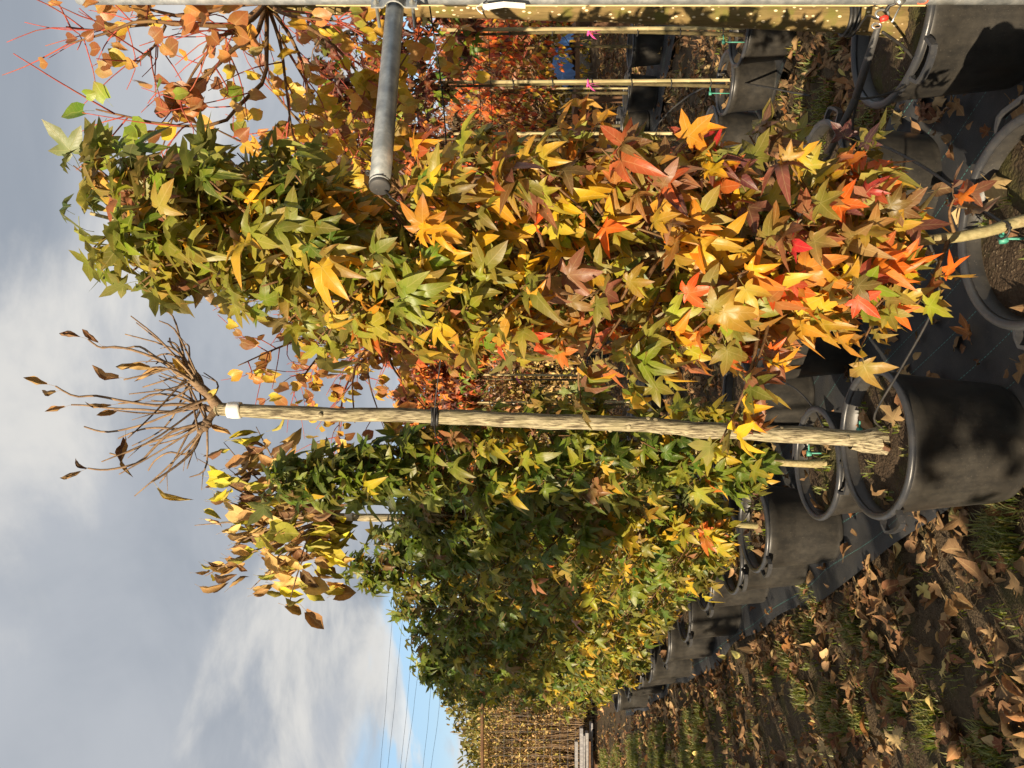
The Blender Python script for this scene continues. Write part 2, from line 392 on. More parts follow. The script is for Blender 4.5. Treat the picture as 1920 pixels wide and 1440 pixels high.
TIGHT = [round_leaf(190 + i, 0, d, ro, 0.05, 0.3, 0.46, True, 6, False) for i, (d, ro) in enumerate(((0.5, 2.2), (0.9, 2.6), (-0.5, 2.0), (0.2, 2.8)))]
LITTER = CURL[:3] + [star_leaf(120 + i, f, d, True, 1.35) for i, (f, d) in enumerate(((0.5, -0.35), (0.3, 0.5), (-0.3, -0.5), (0.7, -0.15)))] + [round_leaf(130 + i, 0.1, d, ro, 0.05, 0.2, 0.55, True, 6, False) for i, (d, ro) in enumerate(((-0.2, 0.8), (0.3, 0.5), (0.1, 1.2)))]
LITTER_F = [(v[:len(v)], f, u, b) for v, f, u, b in LITTER]
OVAL = [round_leaf(150 + i, f, d, ro, 0.02, 0.1, 0.34, False, 4) for i, (f, d, ro) in enumerate(((0.3, 0.2, 0), (0.1, 0.5, 0), (0, 0.1, 0.8)))]
FLAKE = [(np.array(((-.16, 0, 0), (.16, 0.1, .05), (.1, 1, 0), (-.12, .9, .06))), np.array(((0, 1, 2), (0, 2, 3))), np.array(((0, 1.), (.3, 1), (1, .6), (.8, .6))), np.zeros(3)), (np.array(((-.3, 0, 0), (.3, 0.2, .1), (.25, .8, -.1), (-.22, .7, .1))), np.array(((0, 1, 2), (0, 2, 3))), np.array(((0, 1.), (.3, 1), (1, .6), (.8, .6))), np.zeros(3))]
SLIM = [round_leaf(160 + i, f, d, 0, 0.02, 0.1, 0.12, False, 4) for i, (f, d) in enumerate(((0.5, 0.2), (0.3, 0.6)))]

def frames(T, Nn):
    T = nrmA(T); Nn = nrmA(Nn - T * (Nn * T).sum(1, keepdims=True)); X = np.cross(T, Nn)
    return np.stack((X, T, Nn), axis=2)              # columns x, y, z
TMESH = {}
def leaf_mesh(tpl, mat):
    k = (id(tpl[0]), mat.name)
    if k not in TMESH:
        me = bpy.data.meshes.new('leaf'); me.from_pydata(tpl[0].tolist(), [], tpl[1].tolist()); me.materials.append(mat)
        me.polygons.foreach_set('use_smooth', [True] * len(me.polygons))
        uvl = me.uv_layers.new(name='UVMap'); idx = tpl[1].ravel(); uvl.data.foreach_set('uv', tpl[2][idx].ravel().astype(np.float32))
        TMESH[k] = me
    return TMESH[k]
def leaf_mass(name, tpls, which, POS, ROT, SC, CL, mat, parent=None, kind='stuff', rng=None):
    """many leaves as ONE mesh part"""
    VV, FF, UU, CC = [], [], [], []; off = 0
    rng = rng or np.random.default_rng(5)
    for t, tp in enumerate(tpls):
        k = np.nonzero(which == t)[0]
        if not len(k): continue
        v = np.einsum('nij,mj->nmi', ROT[k], tp[0]) * SC[k][:, None, None] + POS[k][:, None, :]
        n, m = v.shape[:2]
        f = tp[1][None] + (np.arange(n) * m)[:, None, None] + off
        VV.append(v.reshape(-1, 3)); FF.append(f.reshape(-1, 3)); UU.append(np.tile(tp[2][tp[1].ravel()], (n, 1)))
        c4 = np.concatenate((CL[k], rng.random((n, 1))), 1); CC.append(np.repeat(c4, m, axis=0)); off += n * m
    if not VV: return None
    V = np.concatenate(VV).astype(np.float32); F = np.concatenate(FF).astype(np.int32); U = np.concatenate(UU).astype(np.float32); C = np.concatenate(CC).astype(np.float32)
    me = bpy.data.meshes.new(name); me.vertices.add(len(V)); me.vertices.foreach_set('co', V.ravel())
    me.loops.add(F.size); me.loops.foreach_set('vertex_index', F.ravel())
    me.polygons.add(len(F)); me.polygons.foreach_set('loop_start', np.arange(0, F.size, 3, dtype=np.int32))
    me.polygons.foreach_set('use_smooth', np.ones(len(F), bool))
    me.update(calc_edges=True)
    me.uv_layers.new(name='UVMap').data.foreach_set('uv', U.ravel())
    me.color_attributes.new('Col', 'FLOAT_COLOR', 'POINT').data.foreach_set('color', C.ravel())
    me.materials.append(mat)
    o = link(name, me, parent); o['kind'] = kind; return o
def leaf_parts(name, tpls, which, POS, ROT, SC, CL, mat, parent):
    out = []
    for i in range(len(POS)):
        o = bpy.data.objects.new(name, leaf_mesh(tpls[which[i]], mat)); COL.objects.link(o)
        m = np.eye(4); m[:3, :3] = ROT[i] * SC[i]; m[:3, 3] = POS[i]
        if parent is not None:
            o.parent = parent; o.matrix_parent_inverse = PINV[parent.name]
        o.matrix_basis = Matrix(m.tolist()); o.color = (*[float(q) for q in CL[i]], 1.0); out.append(o)
    return out
CAMP = np.array((0, 0, EYE))
def in_view(p, m=40):
    d = np.maximum(p[:, 1], 0.05); x = 960 + FPX * (EYE - p[:, 2]) / d; y = 720 - FPX * p[:, 0] / d
    return (x > -m) & (x < 1920 + m) & (y > -m) & (y < 1440 + m) & (p[:, 1] > 0.2)
def leaves_on(tree, tpls, low_tpls, B, T, Nn, SC, CL, n_parts, rng, mat_o=LEAF_O, mat_s=LEAF_S, tname='foliage', front=None):
    """leaves with their petiole base at B; the n_parts that show largest become parts, the rest one mass"""
    n = len(B); ROT = frames(T, Nn)
    which = rng.integers(0, len(tpls), n); base = np.array([t[3] for t in tpls])[which]
    POS = B - np.einsum('nij,nj->ni', ROT, base) * SC[:, None]
    sc = -np.linalg.norm(POS - CAMP, axis=1) + SC * 2.0
    sc = np.where(in_view(POS), sc, -1e3 + sc)
    order = np.argsort(-sc); k = order[:n_parts]; r = order[n_parts:]
    if len(k): leaf_parts('leaf', tpls, which[k], POS[k], ROT[k], SC[k], CL[k], mat_o, tree)
    if len(r): leaf_mass(tname, low_tpls, rng.integers(0, len(low_tpls), len(r)), POS[r], ROT[r], SC[r], CL[r], mat_s, tree, rng=rng)

def poly(pts, n):
    """smooth resample of a polyline (Catmull-Rom)"""
    p = np.array(pts, float); m = len(p); out = []
    for q in np.linspace(0, m - 1, n):
        i = min(int(q), m - 2); t = q - i
        p0 = p[max(i - 1, 0)]; p1 = p[i]; p2 = p[i + 1]; p3 = p[min(i + 2, m - 1)]
        out.append(0.5 * (2 * p1 + (p2 - p0) * t + (2 * p0 - 5 * p1 + 4 * p2 - p3) * t * t + (3 * p1 - p0 - 3 * p2 + p3) * t ** 3))
    return np.array(out)
def along(p, t):
    p = np.asarray(p); q = t * (len(p) - 1); i = min(int(q), len(p) - 2); return p[i] + (p[i + 1] - p[i]) * (q - i)

# ------------------------------------------------------------------ ground
ROWD = np.array((-0.47, 0.883)); ROWN = np.array((0.883, 0.47))       # along the rows, and to their right
def gz(x, y):
    return 0.012 * np.sin(x * 2.3 + y * 0.7) + 0.010 * np.sin(x * 5.1 - y * 3.7 + 1.0) + 0.007 * np.sin(x * 11.3 + y * 8.9)
def build_ground():
    xs = np.concatenate((-np.geomspace(500, 5.2, 22), np.arange(-5, 5.01, 0.07), np.geomspace(5.2, 500, 22)))
    ys = np.concatenate((-np.geomspace(300, 1.2, 14), np.arange(-1, 10.01, 0.07), np.geomspace(10.3, 900, 26)))
    X, Y = np.meshgrid(xs, ys, indexing='ij'); Z = gz(X, Y)
    rng = np.random.default_rng(2); Z += np.where((abs(X) < 5) & (Y < 10) & (Y > -1), rng.normal(0, 0.004, X.shape), 0) - 0.012
    ny = len(ys); V = np.stack((X, Y, Z), 2).reshape(-1, 3)
    i, j = np.meshgrid(np.arange(len(xs) - 1), np.arange(ny - 1), indexing='ij'); a = (i * ny + j).ravel()
    F = np.stack((a, a + ny, a + ny + 1, a + 1), 1)
    m = MB(); m.v = V.tolist(); m.f = F.tolist(); structure(m.build('ground', SOIL))
build_ground()
def fabric_strip(p0, s0, s1, w0, w1, seed, ns=260, nw=34, lift=0.014):
    """a strip of woven fabric along the row; p0 on its left edge"""
    rng = np.random.default_rng(seed); ss = np.linspace(s0, s1, ns); ws = np.linspace(w0, w1, nw); V = []; UV = []
    ph = rng.random(6) * 6
    for s_ in ss:
        for w in ws:
            e = 0.03 * math.sin(s_ * 2.1 + ph[0]) + 0.018 * math.sin(s_ * 5.3 + ph[1]) if w in (ws[0], ws[-1]) else 0.0
            q = np.array(p0) + ROWD * s_ + ROWN * (w + e)
            edge = min(w - w0, w1 - w)
            rip = 0.010 * (1 + math.sin(s_ * 7.3 + 3 * w + ph[2])) * math.exp(-edge / 0.25) + 0.006 * (1 + math.sin(s_ * 3.1 - 5.0 * w + ph[3])) \
                + 0.022 * max(0, math.sin(s_ * 1.7 + ph[4])) * math.exp(-((edge - 0.06) / 0.05) ** 2)
            V.append((q[0], q[1], float(gz(q[0], q[1])) + lift + rip)); UV.append((s_, w))
    F = [(i * nw + j, (i + 1) * nw + j, (i + 1) * nw + j + 1, i * nw + j + 1) for i in range(ns - 1) for j in range(nw - 1)]
    me = bpy.data.meshes.new('ground_fabric'); me.from_pydata(V, [], F); me.materials.append(FABRIC)
    me.polygons.foreach_set('use_smooth', [True] * len(F))
    l = me.uv_layers.new(name='UVMap'); UV = np.array(UV, np.float32); l.data.foreach_set('uv', UV[np.array(F).ravel()].ravel())
    return structure(link('ground_fabric', me))
EDGE = np.array((-0.537, 2.92))
fabric_strip(EDGE, -4.5, 8.6, 0.0, 1.52, 1)
EDGE2 = np.array((1.84, 4.27))
fabric_strip(EDGE2, -3.0, 13.0, 0.0, 0.95, 2, 180, 20)
EDGE3 = np.array((3.15, 7.65))
fabric_strip(EDGE3, -4.0, 10.0, 0.0, 0.95, 3, 120, 14)
def strip_w(p, e):      # signed distance to the right of a fabric's left edge
    return (p[..., 0] - e[0]) * ROWN[0] + (p[..., 1] - e[1]) * ROWN[1]
def on_fabric(p):
    a, b, c = strip_w(p, EDGE), strip_w(p, EDGE2), strip_w(p, EDGE3)
    return ((a > 0) & (a < 1.52)) | ((b > 0) & (b < 0.95)) | ((c > 0) & (c < 0.95))

# ------------------------------------------------------------------ pots
ORD = ['first', 'second', 'third', 'fourth', 'fifth', 'sixth', 'seventh', 'eighth', 'ninth', 'tenth', 'eleventh', 'twelfth',
       'thirteenth', 'fourteenth', 'fifteenth', 'sixteenth', 'seventeenth', 'eighteenth', 'nineteenth', 'twentieth']
POTS = []          # (x, y, radius, compost height)
def pot_meshes(rt, rb, h, handles=True, key=''):
    m = MB(); t = 0.006
    m.lathe([(0.0, 0.012), (rb - 0.02, 0.010), (rb - 0.004, 0.0), (rb, 0.006), (rb + 0.004, 0.02), (rb + (rt - rb) * 0.08, h * 0.085), (rb + (rt - rb) * 0.08 + 0.003, h * 0.095), (rb + (rt - rb) * 0.5, h * 0.5), (rb + (rt - rb) * 0.84, h * 0.84), (rb + (rt - rb) * 0.84 + 0.0035, h * 0.848), (rt - 0.002, h - 0.03), (rt, h - 0.004),
             (rt - t, h - 0.004), (rt - t - 0.006, h - 0.05), (rt - 0.02, h - 0.075)], 48)
    body = m.mesh('wall', POT)
    m = MB(); rr = 0.0125; pr = []
    for k in range(11):
        a = -0.7 + 2 * math.pi * k / 10; pr.append((rt + 0.004 + rr * math.cos(a), h - 0.004 + rr * math.sin(a) * 0.85))
    m.lathe(pr, 56); rim = m.mesh('rim', RIM)
    m = MB(); hw = 0.055; r0 = rt + 0.012
    pts = [(r0 - 0.004, -hw, h - 0.006), (r0 + 0.012, -hw, h - 0.006), (r0 + 0.036, -hw * 0.92, h - 0.010), (r0 + 0.042, -hw * 0.6, h - 0.012), (r0 + 0.043, 0, h - 0.014), (r0 + 0.042, hw * 0.6, h - 0.012),
           (r0 + 0.036, hw * 0.92, h - 0.010), (r0 + 0.012, hw, h - 0.006), (r0 - 0.004, hw, h - 0.006)]
    v = []; n = 4
    for i, p in enumerate(pts):     # flat strap section
        a = np.array(pts[max(i - 1, 0)]); b = np.array(pts[min(i + 1, len(pts) - 1)]); tt = nrm(b - a); u = nrm(np.cross(tt, (0, 0, 1)))
        for du, dz in ((-0.005, -0.010), (0.005, -0.010), (0.005, 0.008), (-0.005, 0.008)): v.append(np.array(p) + u * du + np.array((0, 0, dz)))
    f = [(i * 4 + k, i * 4 + (k + 1) % 4, (i + 1) * 4 + (k + 1) % 4, (i + 1) * 4 + k) for i in range(len(pts) - 1) for k in range(4)] + [(3, 2, 1, 0), (len(v) - 4, len(v) - 3, len(v) - 2, len(v) - 1)]
    m.add(v, f); hm = m.mesh('handle', RIM, False)
    rng = np.random.default_rng(int(rt * 1e4)); m = MB(); rings = 9; n = 36; v = [(0, 0, h - 0.035)]; f = []
    for i in range(1, rings + 1):
        r = (rt - 0.008) * i / rings
        for k in range(n):
            a = 2 * math.pi * k / n; v.append((r * math.cos(a), r * math.sin(a), h - 0.045 + 0.012 * (1 - (i / rings) ** 2) + rng.normal() * 0.004 * (i < rings)))
    f += [(0, 1 + k, 1 + (k + 1) % n) for k in range(n)]
    for i in range(rings - 1):
        for k in range(n): a = 1 + i * n + k; b = 1 + i * n + (k + 1) % n; f.append((a, a + n, b + n, b))
    m.add(v, f); comp = m.mesh('compost', COMPOST)
    hole = MB(); 
    return dict(wall=body, rim=rim, handle=hm, compost=comp, h=h, rt=rt)
POT_A = pot_meshes(0.232, 0.188, 0.395)
POT_B = pot_meshes(0.208, 0.168, 0.375)
POT_R2 = pot_meshes(0.176, 0.142, 0.285)
POT_R3 = pot_meshes(0.205, 0.17, 0.33)
def pot(P_, x, y, rz, label, group=None, handles=2, lean=(0, 0), s=1.0):
    z = float(gz(x, y)) + (0.020 if on_fabric(np.array((x, y))) else -0.006)
    o = bpy.data.objects.new('plant_pot', None); COL.objects.link(o); o.empty_display_size = 0.1
    o.location = (x, y, z); o.rotation_euler = (lean[0], lean[1], rz); o.scale = (s, s, s); tag(o, label, 'pot', group)
    for n in ('wall', 'rim', 'compost'):
        c = bpy.data.objects.new(n, P_[n]); COL.objects.link(c); c.parent = o
    for k in range(handles):
        c = bpy.data.objects.new('handle', P_['handle']); COL.objects.link(c); c.parent = o; c.rotation_euler = (0, 0, math.pi * k)
    top = z + (P_['h'] - 0.035) * s; POTS.append((x, y, P_['rt'] * s, top)); return top
rngp = np.random.default_rng(77)

# left half of the first fabric: (x, y, pot, handle turn, label)
MAIN = (0.37, 1.76); STEM = (-0.19, 2.49); GUM2 = (-0.31, 3.02); GUM3 = (-0.70, 3.78)
z_main = pot(POT_A, *MAIN, R(188), 'black pot of the red and orange sweetgum, handle sticking out over fabric')
z_stem = pot(POT_A, *STEM, R(205), 'large black pot holding the bare headed tree with white tape')
z_gum2 = pot(POT_B, *GUM2, R(262), 'black pot directly behind the pot of the bare headed tree')
z_gum3 = pot(POT_B, *GUM3, R(228), 'black pot on fabric with a short thick crooked trunk, sunlit left side')
GUMS = []      # the hedge of green sweetgums, receding
d = 4.22; k = 0
while d < 9.3:
    x = -0.70 - 0.545 * (d - 3.78) + rngp.normal() * 0.03
    GUMS.append((x, d, z := pot(POT_B, x, d, R(rngp.uniform(180, 300)), f'black pot at the foot of the green hedge, {ORD[k]} beyond the crooked trunk pot', 'pots along the sweetgum hedge')))
    d += 0.62 + 0.02 * k; k += 1
# right half of the first fabric
CER_A = (1.14, 2.41); CER_B = (0.78, 3.02); CER_C = (0.22, 3.62); CER_D = (-0.06, 4.2)
z_ca = pot(POT_A, *CER_A, R(222), 'large black pot marked 70 with the thick mossy trunk, under metal post', s=1.06)
z_cb = pot(POT_A, *CER_B, R(150), 'black pot in deep shade behind the red sweetgum and slanting rod')
z_cc = pot(POT_B, *CER_C, R(120), 'black pot half hidden below the lowest sweetgum leaves')
z_cd = pot(POT_B, *CER_D, R(190), 'black pot beyond the bare stem with a sunlit patch on its side')
BACKS = []
for i in range(7):
    x, y = CER_D[0] - 0.545 * 0.62 * (i + 1), CER_D[1] + 0.62 * (i + 1)
    BACKS.append((x, y, pot(POT_B, x, y, R(rngp.uniform(0, 360)), f'black pot hidden behind the hedge, {ORD[i]} of the inner line', 'pots of the inner line')))
# second and third rows
ROW2 = []
for i in range(-1, 17):
    p = np.array((2.0, 4.35)) + (0.36 + 0.008 * max(i, 0)) * i * np.array((-0.5, 0.866)) + rngp.normal(0, 0.012, 2)
    ROW2.append((p[0], p[1], pot(POT_R2, p[0], p[1], R(rngp.uniform(0, 360)), f'{ORD[i + 1]} small black pot in the bamboo staked row', 'small pots of the staked row', 0)))
ROW3 = []
for i in range(0, 13):
    p = np.array((3.75, 7.6)) + 0.52 * i * np.array((-0.5, 0.866)) + rngp.normal(0, 0.03, 2)
    ROW3.append((p[0], p[1], pot(POT_R3, p[0], p[1], R(rngp.uniform(0, 360)), f'{ORD[i]} black pot in the row under the orange foliage', 'pots under the orange trees', 2)))

# ------------------------------------------------------------------ sweetgum trees (feathered from the base, star leaves)
GREEN = [lin(86, 108, 28), lin(106, 126, 34), lin(74, 98, 30), lin(126, 138, 42), lin(92, 112, 40)]
YELH = [lin(206, 178, 48), lin(182, 166, 50), lin(222, 178, 48), lin(160, 156, 48)]
YG = [lin(140, 148, 44), lin(158, 156, 52), lin(124, 138, 40), lin(168, 158, 58)]
YEL = [lin(232, 186, 44), lin(218, 176, 52), lin(240, 168, 40), lin(206, 180, 62)]
OLI = [lin(142, 136, 58), lin(126, 128, 50), lin(156, 132, 66), lin(130, 112, 58)]
BRO = [lin(158, 106, 74), lin(144, 94, 68), lin(168, 120, 82), lin(132, 86, 66)]
PUR = [lin(104, 62, 62), lin(92, 58, 60), lin(120, 70, 66)]
ORA = [lin(236, 120, 44), lin(228, 98, 44), lin(240, 144, 52)]
RED = [lin(226, 70, 58), lin(214, 58, 62), lin(232, 88, 56)]
def pick(rng, table):
    """table: list of (palette, weight)"""
    w = np.array([t[1] for t in table], float); pal = table[rng.choice(len(table), p=w / w.sum())][0]
    c = pal[rng.integers(len(pal))] * rng.uniform(0.8, 1.18) * (1 + rng.normal(0, 0.05, 3)); return np.clip(c, 0.005, 0.95)
def trunk_mesh(path, r0, r1, n=10, flare=0.0, seed=0):
    rng = np.random.default_rng(seed); m = MB(); k = len(path); t = np.linspace(0, 1, k)
    rad = (r0 + (r1 - r0) * t) * (1 + rng.normal(0, 0.03, k)) + flare * np.exp(-t * 22); m.tube(path, list(rad), n); return m
def gum(label, path, r0, zc0, zc1, rad, nb, leaves_per, size, colour, n_parts, seed, group=None, bark=BARK_GUM, tpls=STAR, low=STARL, flare=0.012, extra=(), avoid=None, name='sweetgum_tree', cat='tree', down=0.55, rise=0.8):
    """path: trunk polyline base to top; rad(t): crown radius over 0..1 of crown height; colour(rng,t,out,side)"""
    rng = np.random.default_rng(seed); path = np.array(path)
    tree = thing(name, label, cat, path[0], group)
    pp = poly(path, 26); zs = pp[:, 2]
    trunk_mesh(pp, r0, 0.004, 9, flare, seed).build('trunk', bark, tree)
    br = MB(); B, T, N_, SC, CL = [], [], [], [], []
    def axis(z): return np.array((np.interp(z, zs, pp[:, 0]), np.interp(z, zs, pp[:, 1]), z))
    BC = [None]
    def put_leaf(b, ax, t, dist, rmax):
        o = b - ax; o[2] = 0; o = nrm(o) if np.linalg.norm(o) > 1e-3 else nrm((rng.normal(), rng.normal(), 0))
        tv = o * 0.75 + np.array((0, 0, -down)) + rng.normal(0, 0.45, 3)
        nv = o * 0.75 + np.array((0, 0, 0.55)) + rng.normal(0, 0.38, 3)
        B.append(b); T.append(tv); N_.append(nv); SC.append(size * rng.uniform(0.6, 1.2)); c_ = colour(rng, t, dist / max(rmax, 0.01), o)
        if BC[0] is not None and dist > 0.5 and rng.random() < 0.85: k_ = rng.uniform(0.25, 0.85); c_ = c_ * (1 - k_) + BC[0] * k_
        CL.append(c_)
    H = zc1 - zc0
    for i in range(nb):
        t = (i + rng.random()) / nb; z = zc0 + H * t; rm = rad(t) * rng.uniform(0.65, 1.1); an = rng.random() * 6.283
        z0 = z - rm * rise * 0.8; a0 = axis(max(z0, zc0 - 0.1)); d = np.array((math.cos(an), math.sin(an), 0))
        end = axis(z) + d * rm; mid = a0 + (end - a0) * 0.5 + np.array((0, 0, -0.02)) + rng.normal(0, 0.012, 3)
        q = poly((a0, mid, end), 6); br.tube(q, list(np.linspace(0.0055, 0.0018, 6)), 4)
        BC[0] = colour(rng, t, 0.95, d)
        for _ in range(max(1, rng.poisson(leaves_per))):
            s = 1 - rng.random() ** 1.4 * 0.85; b = along(q, s) + rng.normal(0, 0.004, 3)
            put_leaf(b, axis(b[2]), t, s, 1.0)
    for q, n in extra:
        BC[0] = None; q = poly(q, 10); br.tube(q, list(np.linspace(0.005, 0.0016, 10)), 4)
        for _ in range(n):
            b = along(q, rng.uniform(0.35, 1)); put_leaf(b, axis(b[2]), np.clip((b[2] - zc0) / H, 0, 1), 1, 1)
    for _ in range(8):   # leader tip
        b = pp[-1] + rng.normal(0, 0.02, 3); put_leaf(b, axis(b[2]) + rng.normal(0, 0.01, 3), 1.0, 1, 1); T[-1][2] += 0.5
    br.build('branches', BARK_BRANCH, tree)['kind'] = 'stuff'
    B, T, N_, SC, CL = map(np.array, (B, T, N_, SC, CL))
    if avoid is not None:      # foliage is held back round the pipe
        a, b, r_ = avoid; ab = b - a; mid = B + nrmA(T) * SC[:, None] * 0.6
        q = np.clip(((mid - a) @ ab) / (ab @ ab), 0, 1); keep = np.linalg.norm(mid - a - q[:, None] * ab, axis=1) > r_
        B, T, N_, SC, CL = B[keep], T[keep], N_[keep], SC[keep], CL[keep]
    leaves_on(tree, tpls, low, B, T, N_, SC, CL, n_parts, rng)
    return tree

def main_col(rng, t, out, o):
    front = -o[1] * 0.6 + abs(o[0]) * 0.2
    if out < 0.55:    # older leaves inside turn yellow first
        return pick(rng, [(YEL, 5), (YG, 2.8), (GREEN, 0.8 + 2.5 * t), (ORA, 0.7 * (t < 0.55))])
    if t > 0.70: return pick(rng, [(GREEN, 2.8), (YG, 5.2), (OLI, 2.0), (BRO, 1.0), (YEL, 0.3)])
    if t > 0.48: return pick(rng, [(GREEN, 1.4), (YG, 3.0), (OLI, 3.4), (YEL, 2.6), (BRO, 1.2), (ORA, 0.3), (RED, 0.12)])
    right = max(0.0, o[0]); low = max(0.0, (0.48 - t) / 0.48)
    return pick(rng, [(OLI, 3.4 - 1.0 * low), (BRO, 3.0), (PUR, 0.25 + 1.6 * right), (YEL, 2.4), (YG, 1.4), (ORA, 0.9 + 0.9 * low), (RED, 0.28 + 0.2 * low)])
mp = [np.array((MAIN[0], MAIN[1], z_main - 0.03)), P(1920, 413, 1.75), P(1780, 446, 1.74), P(1400, 474, 1.76), P(900, 478, 1.77), P(400, 448, 1.76), P(170, 400, 1.75)]
mrad = lambda t: 0.275 * (0.66 + 0.34 * math.sin(math.pi * min(1, t * 1.25 + 0.1))) if t < 0.7 else 0.275 * (0.80 - 1.25 * (t - 0.7))
sprigs = [([P(1420, 560, 1.72), P(1420, 640, 1.62), P(1400, 720, 1.6), P(1370, 790, 1.62), P(1350, 830, 1.63)], 11),
          ([P(1120, 560, 1.74), P(1110, 640, 1.64), P(1085, 700, 1.62), P(1090, 750, 1.63)], 7), ([P(1450, 560, 1.7), P(1430, 650, 1.62), P(1400, 720, 1.6)], 6),
          ([P(1780, 446, 1.74), P(1750, 520, 1.66), P(1720, 570, 1.62)], 7), ([P(1790, 440, 1.74), P(1780, 400, 1.7), P(1790, 370, 1.68)], 5)]
gum('tall sweetgum in the foreground with green, yellow, orange and bronze star leaves', mp, 0.0165, P(1600, 460, 1.75)[2], P(165, 400, 1.75)[2], mrad, 360, 8.5, 0.058, main_col, 300, 11, extra=sprigs, down=0.5, avoid=(P(712, 360, 1.60), P(745, -38, 2.035), 0.085))

def green_col(yel, bronze_top=0.1):
    def f(rng, t, out, o):
        if out < 0.5: return pick(rng, [(YELH, 0.4 + 4.5 * (1 - t) ** 1.5), (GREEN, 4), (OLI, 0.6)])
        return pick(rng, [(GREEN, 7), (YELH, yel * (1 - t) ** 2 * 7), (YG, 1.2), (OLI, 0.7), (BRO, bronze_top * (1 + 4 * t)), (ORA, 0.10 * (1 - t))])
    return f
def gum_tree(label, x, y, z0, top, zc0, width, n_parts, seed, nb=110, lp=5, size=0.058, yel=0.5, group='green sweetgums of the hedge', bend=0.03, bark=BARK_GUM, tap=0.72, tk=2.4):
    r = np.random.default_rng(seed * 7 + 1); j = lambda s: r.normal(0, s)
    path = [(x, y, z0 - 0.03), (x + j(bend), y + j(bend), z0 + 0.2), (x + j(0.03), y + j(0.03), 1.2), (x + j(0.04), y + j(0.04), 1.9), (x + j(0.04), y + j(0.04), top)]
    rd = lambda t: width * (0.78 + 0.3 * math.sin(math.pi * min(1.0, t * 1.3))) * (1.0 if t < tap else max(0.16, 1 - tk * (t - tap)))
    return gum(label, path, 0.017, zc0, top, rd, nb, lp, size, green_col(yel), n_parts, seed, group)
gum_tree('green sweetgum with pale yellow green top, just behind the bare stem', GUM2[0], GUM2[1], z_gum2, 2.50, 0.72, 0.185, 300, 21, 210, 6.2, 0.064, 0.45, tap=0.55, tk=1.5)
gum_tree('dark green sweetgum with yellow lower leaves above the crooked trunk', GUM3[0], GUM3[1], z_gum3, 2.18, 0.66, 0.23, 300, 22, 210, 6.2, 0.064, 0.6, bend=0.05, tap=0.5, tk=1.5)
for i, (x, y, z) in enumerate(GUMS):
    n = 260 if i < 3 else (180 if i < 6 else 90)
    gum_tree(f'green sweetgum in the receding hedge, {ORD[i]} beyond the crooked trunk', x, y, z, 2.58 + rngp.uniform(-0.14, 0.12) - (0.1 if i < 1 else 0) - 0.02 * i, 0.55, 0.285, n, 30 + i, 150 if i < 6 else 110, 6 if i < 6 else 5, 0.068 + 0.001 * i, 0.85, tap=0.72 if i > 1 else 0.5, tk=2.4 if i > 1 else 1.5)
for i, (x, y, z) in enumerate(BACKS[2:]):
    gum_tree(f'green sweetgum of the inner line, {ORD[i]} behind the hedge', x, y, z, 2.35 + rngp.uniform(-0.1, 0.1), 0.6, 0.30, 0, 60 + i, 70, 4, 0.066, 0.6, 'inner line of sweetgums')

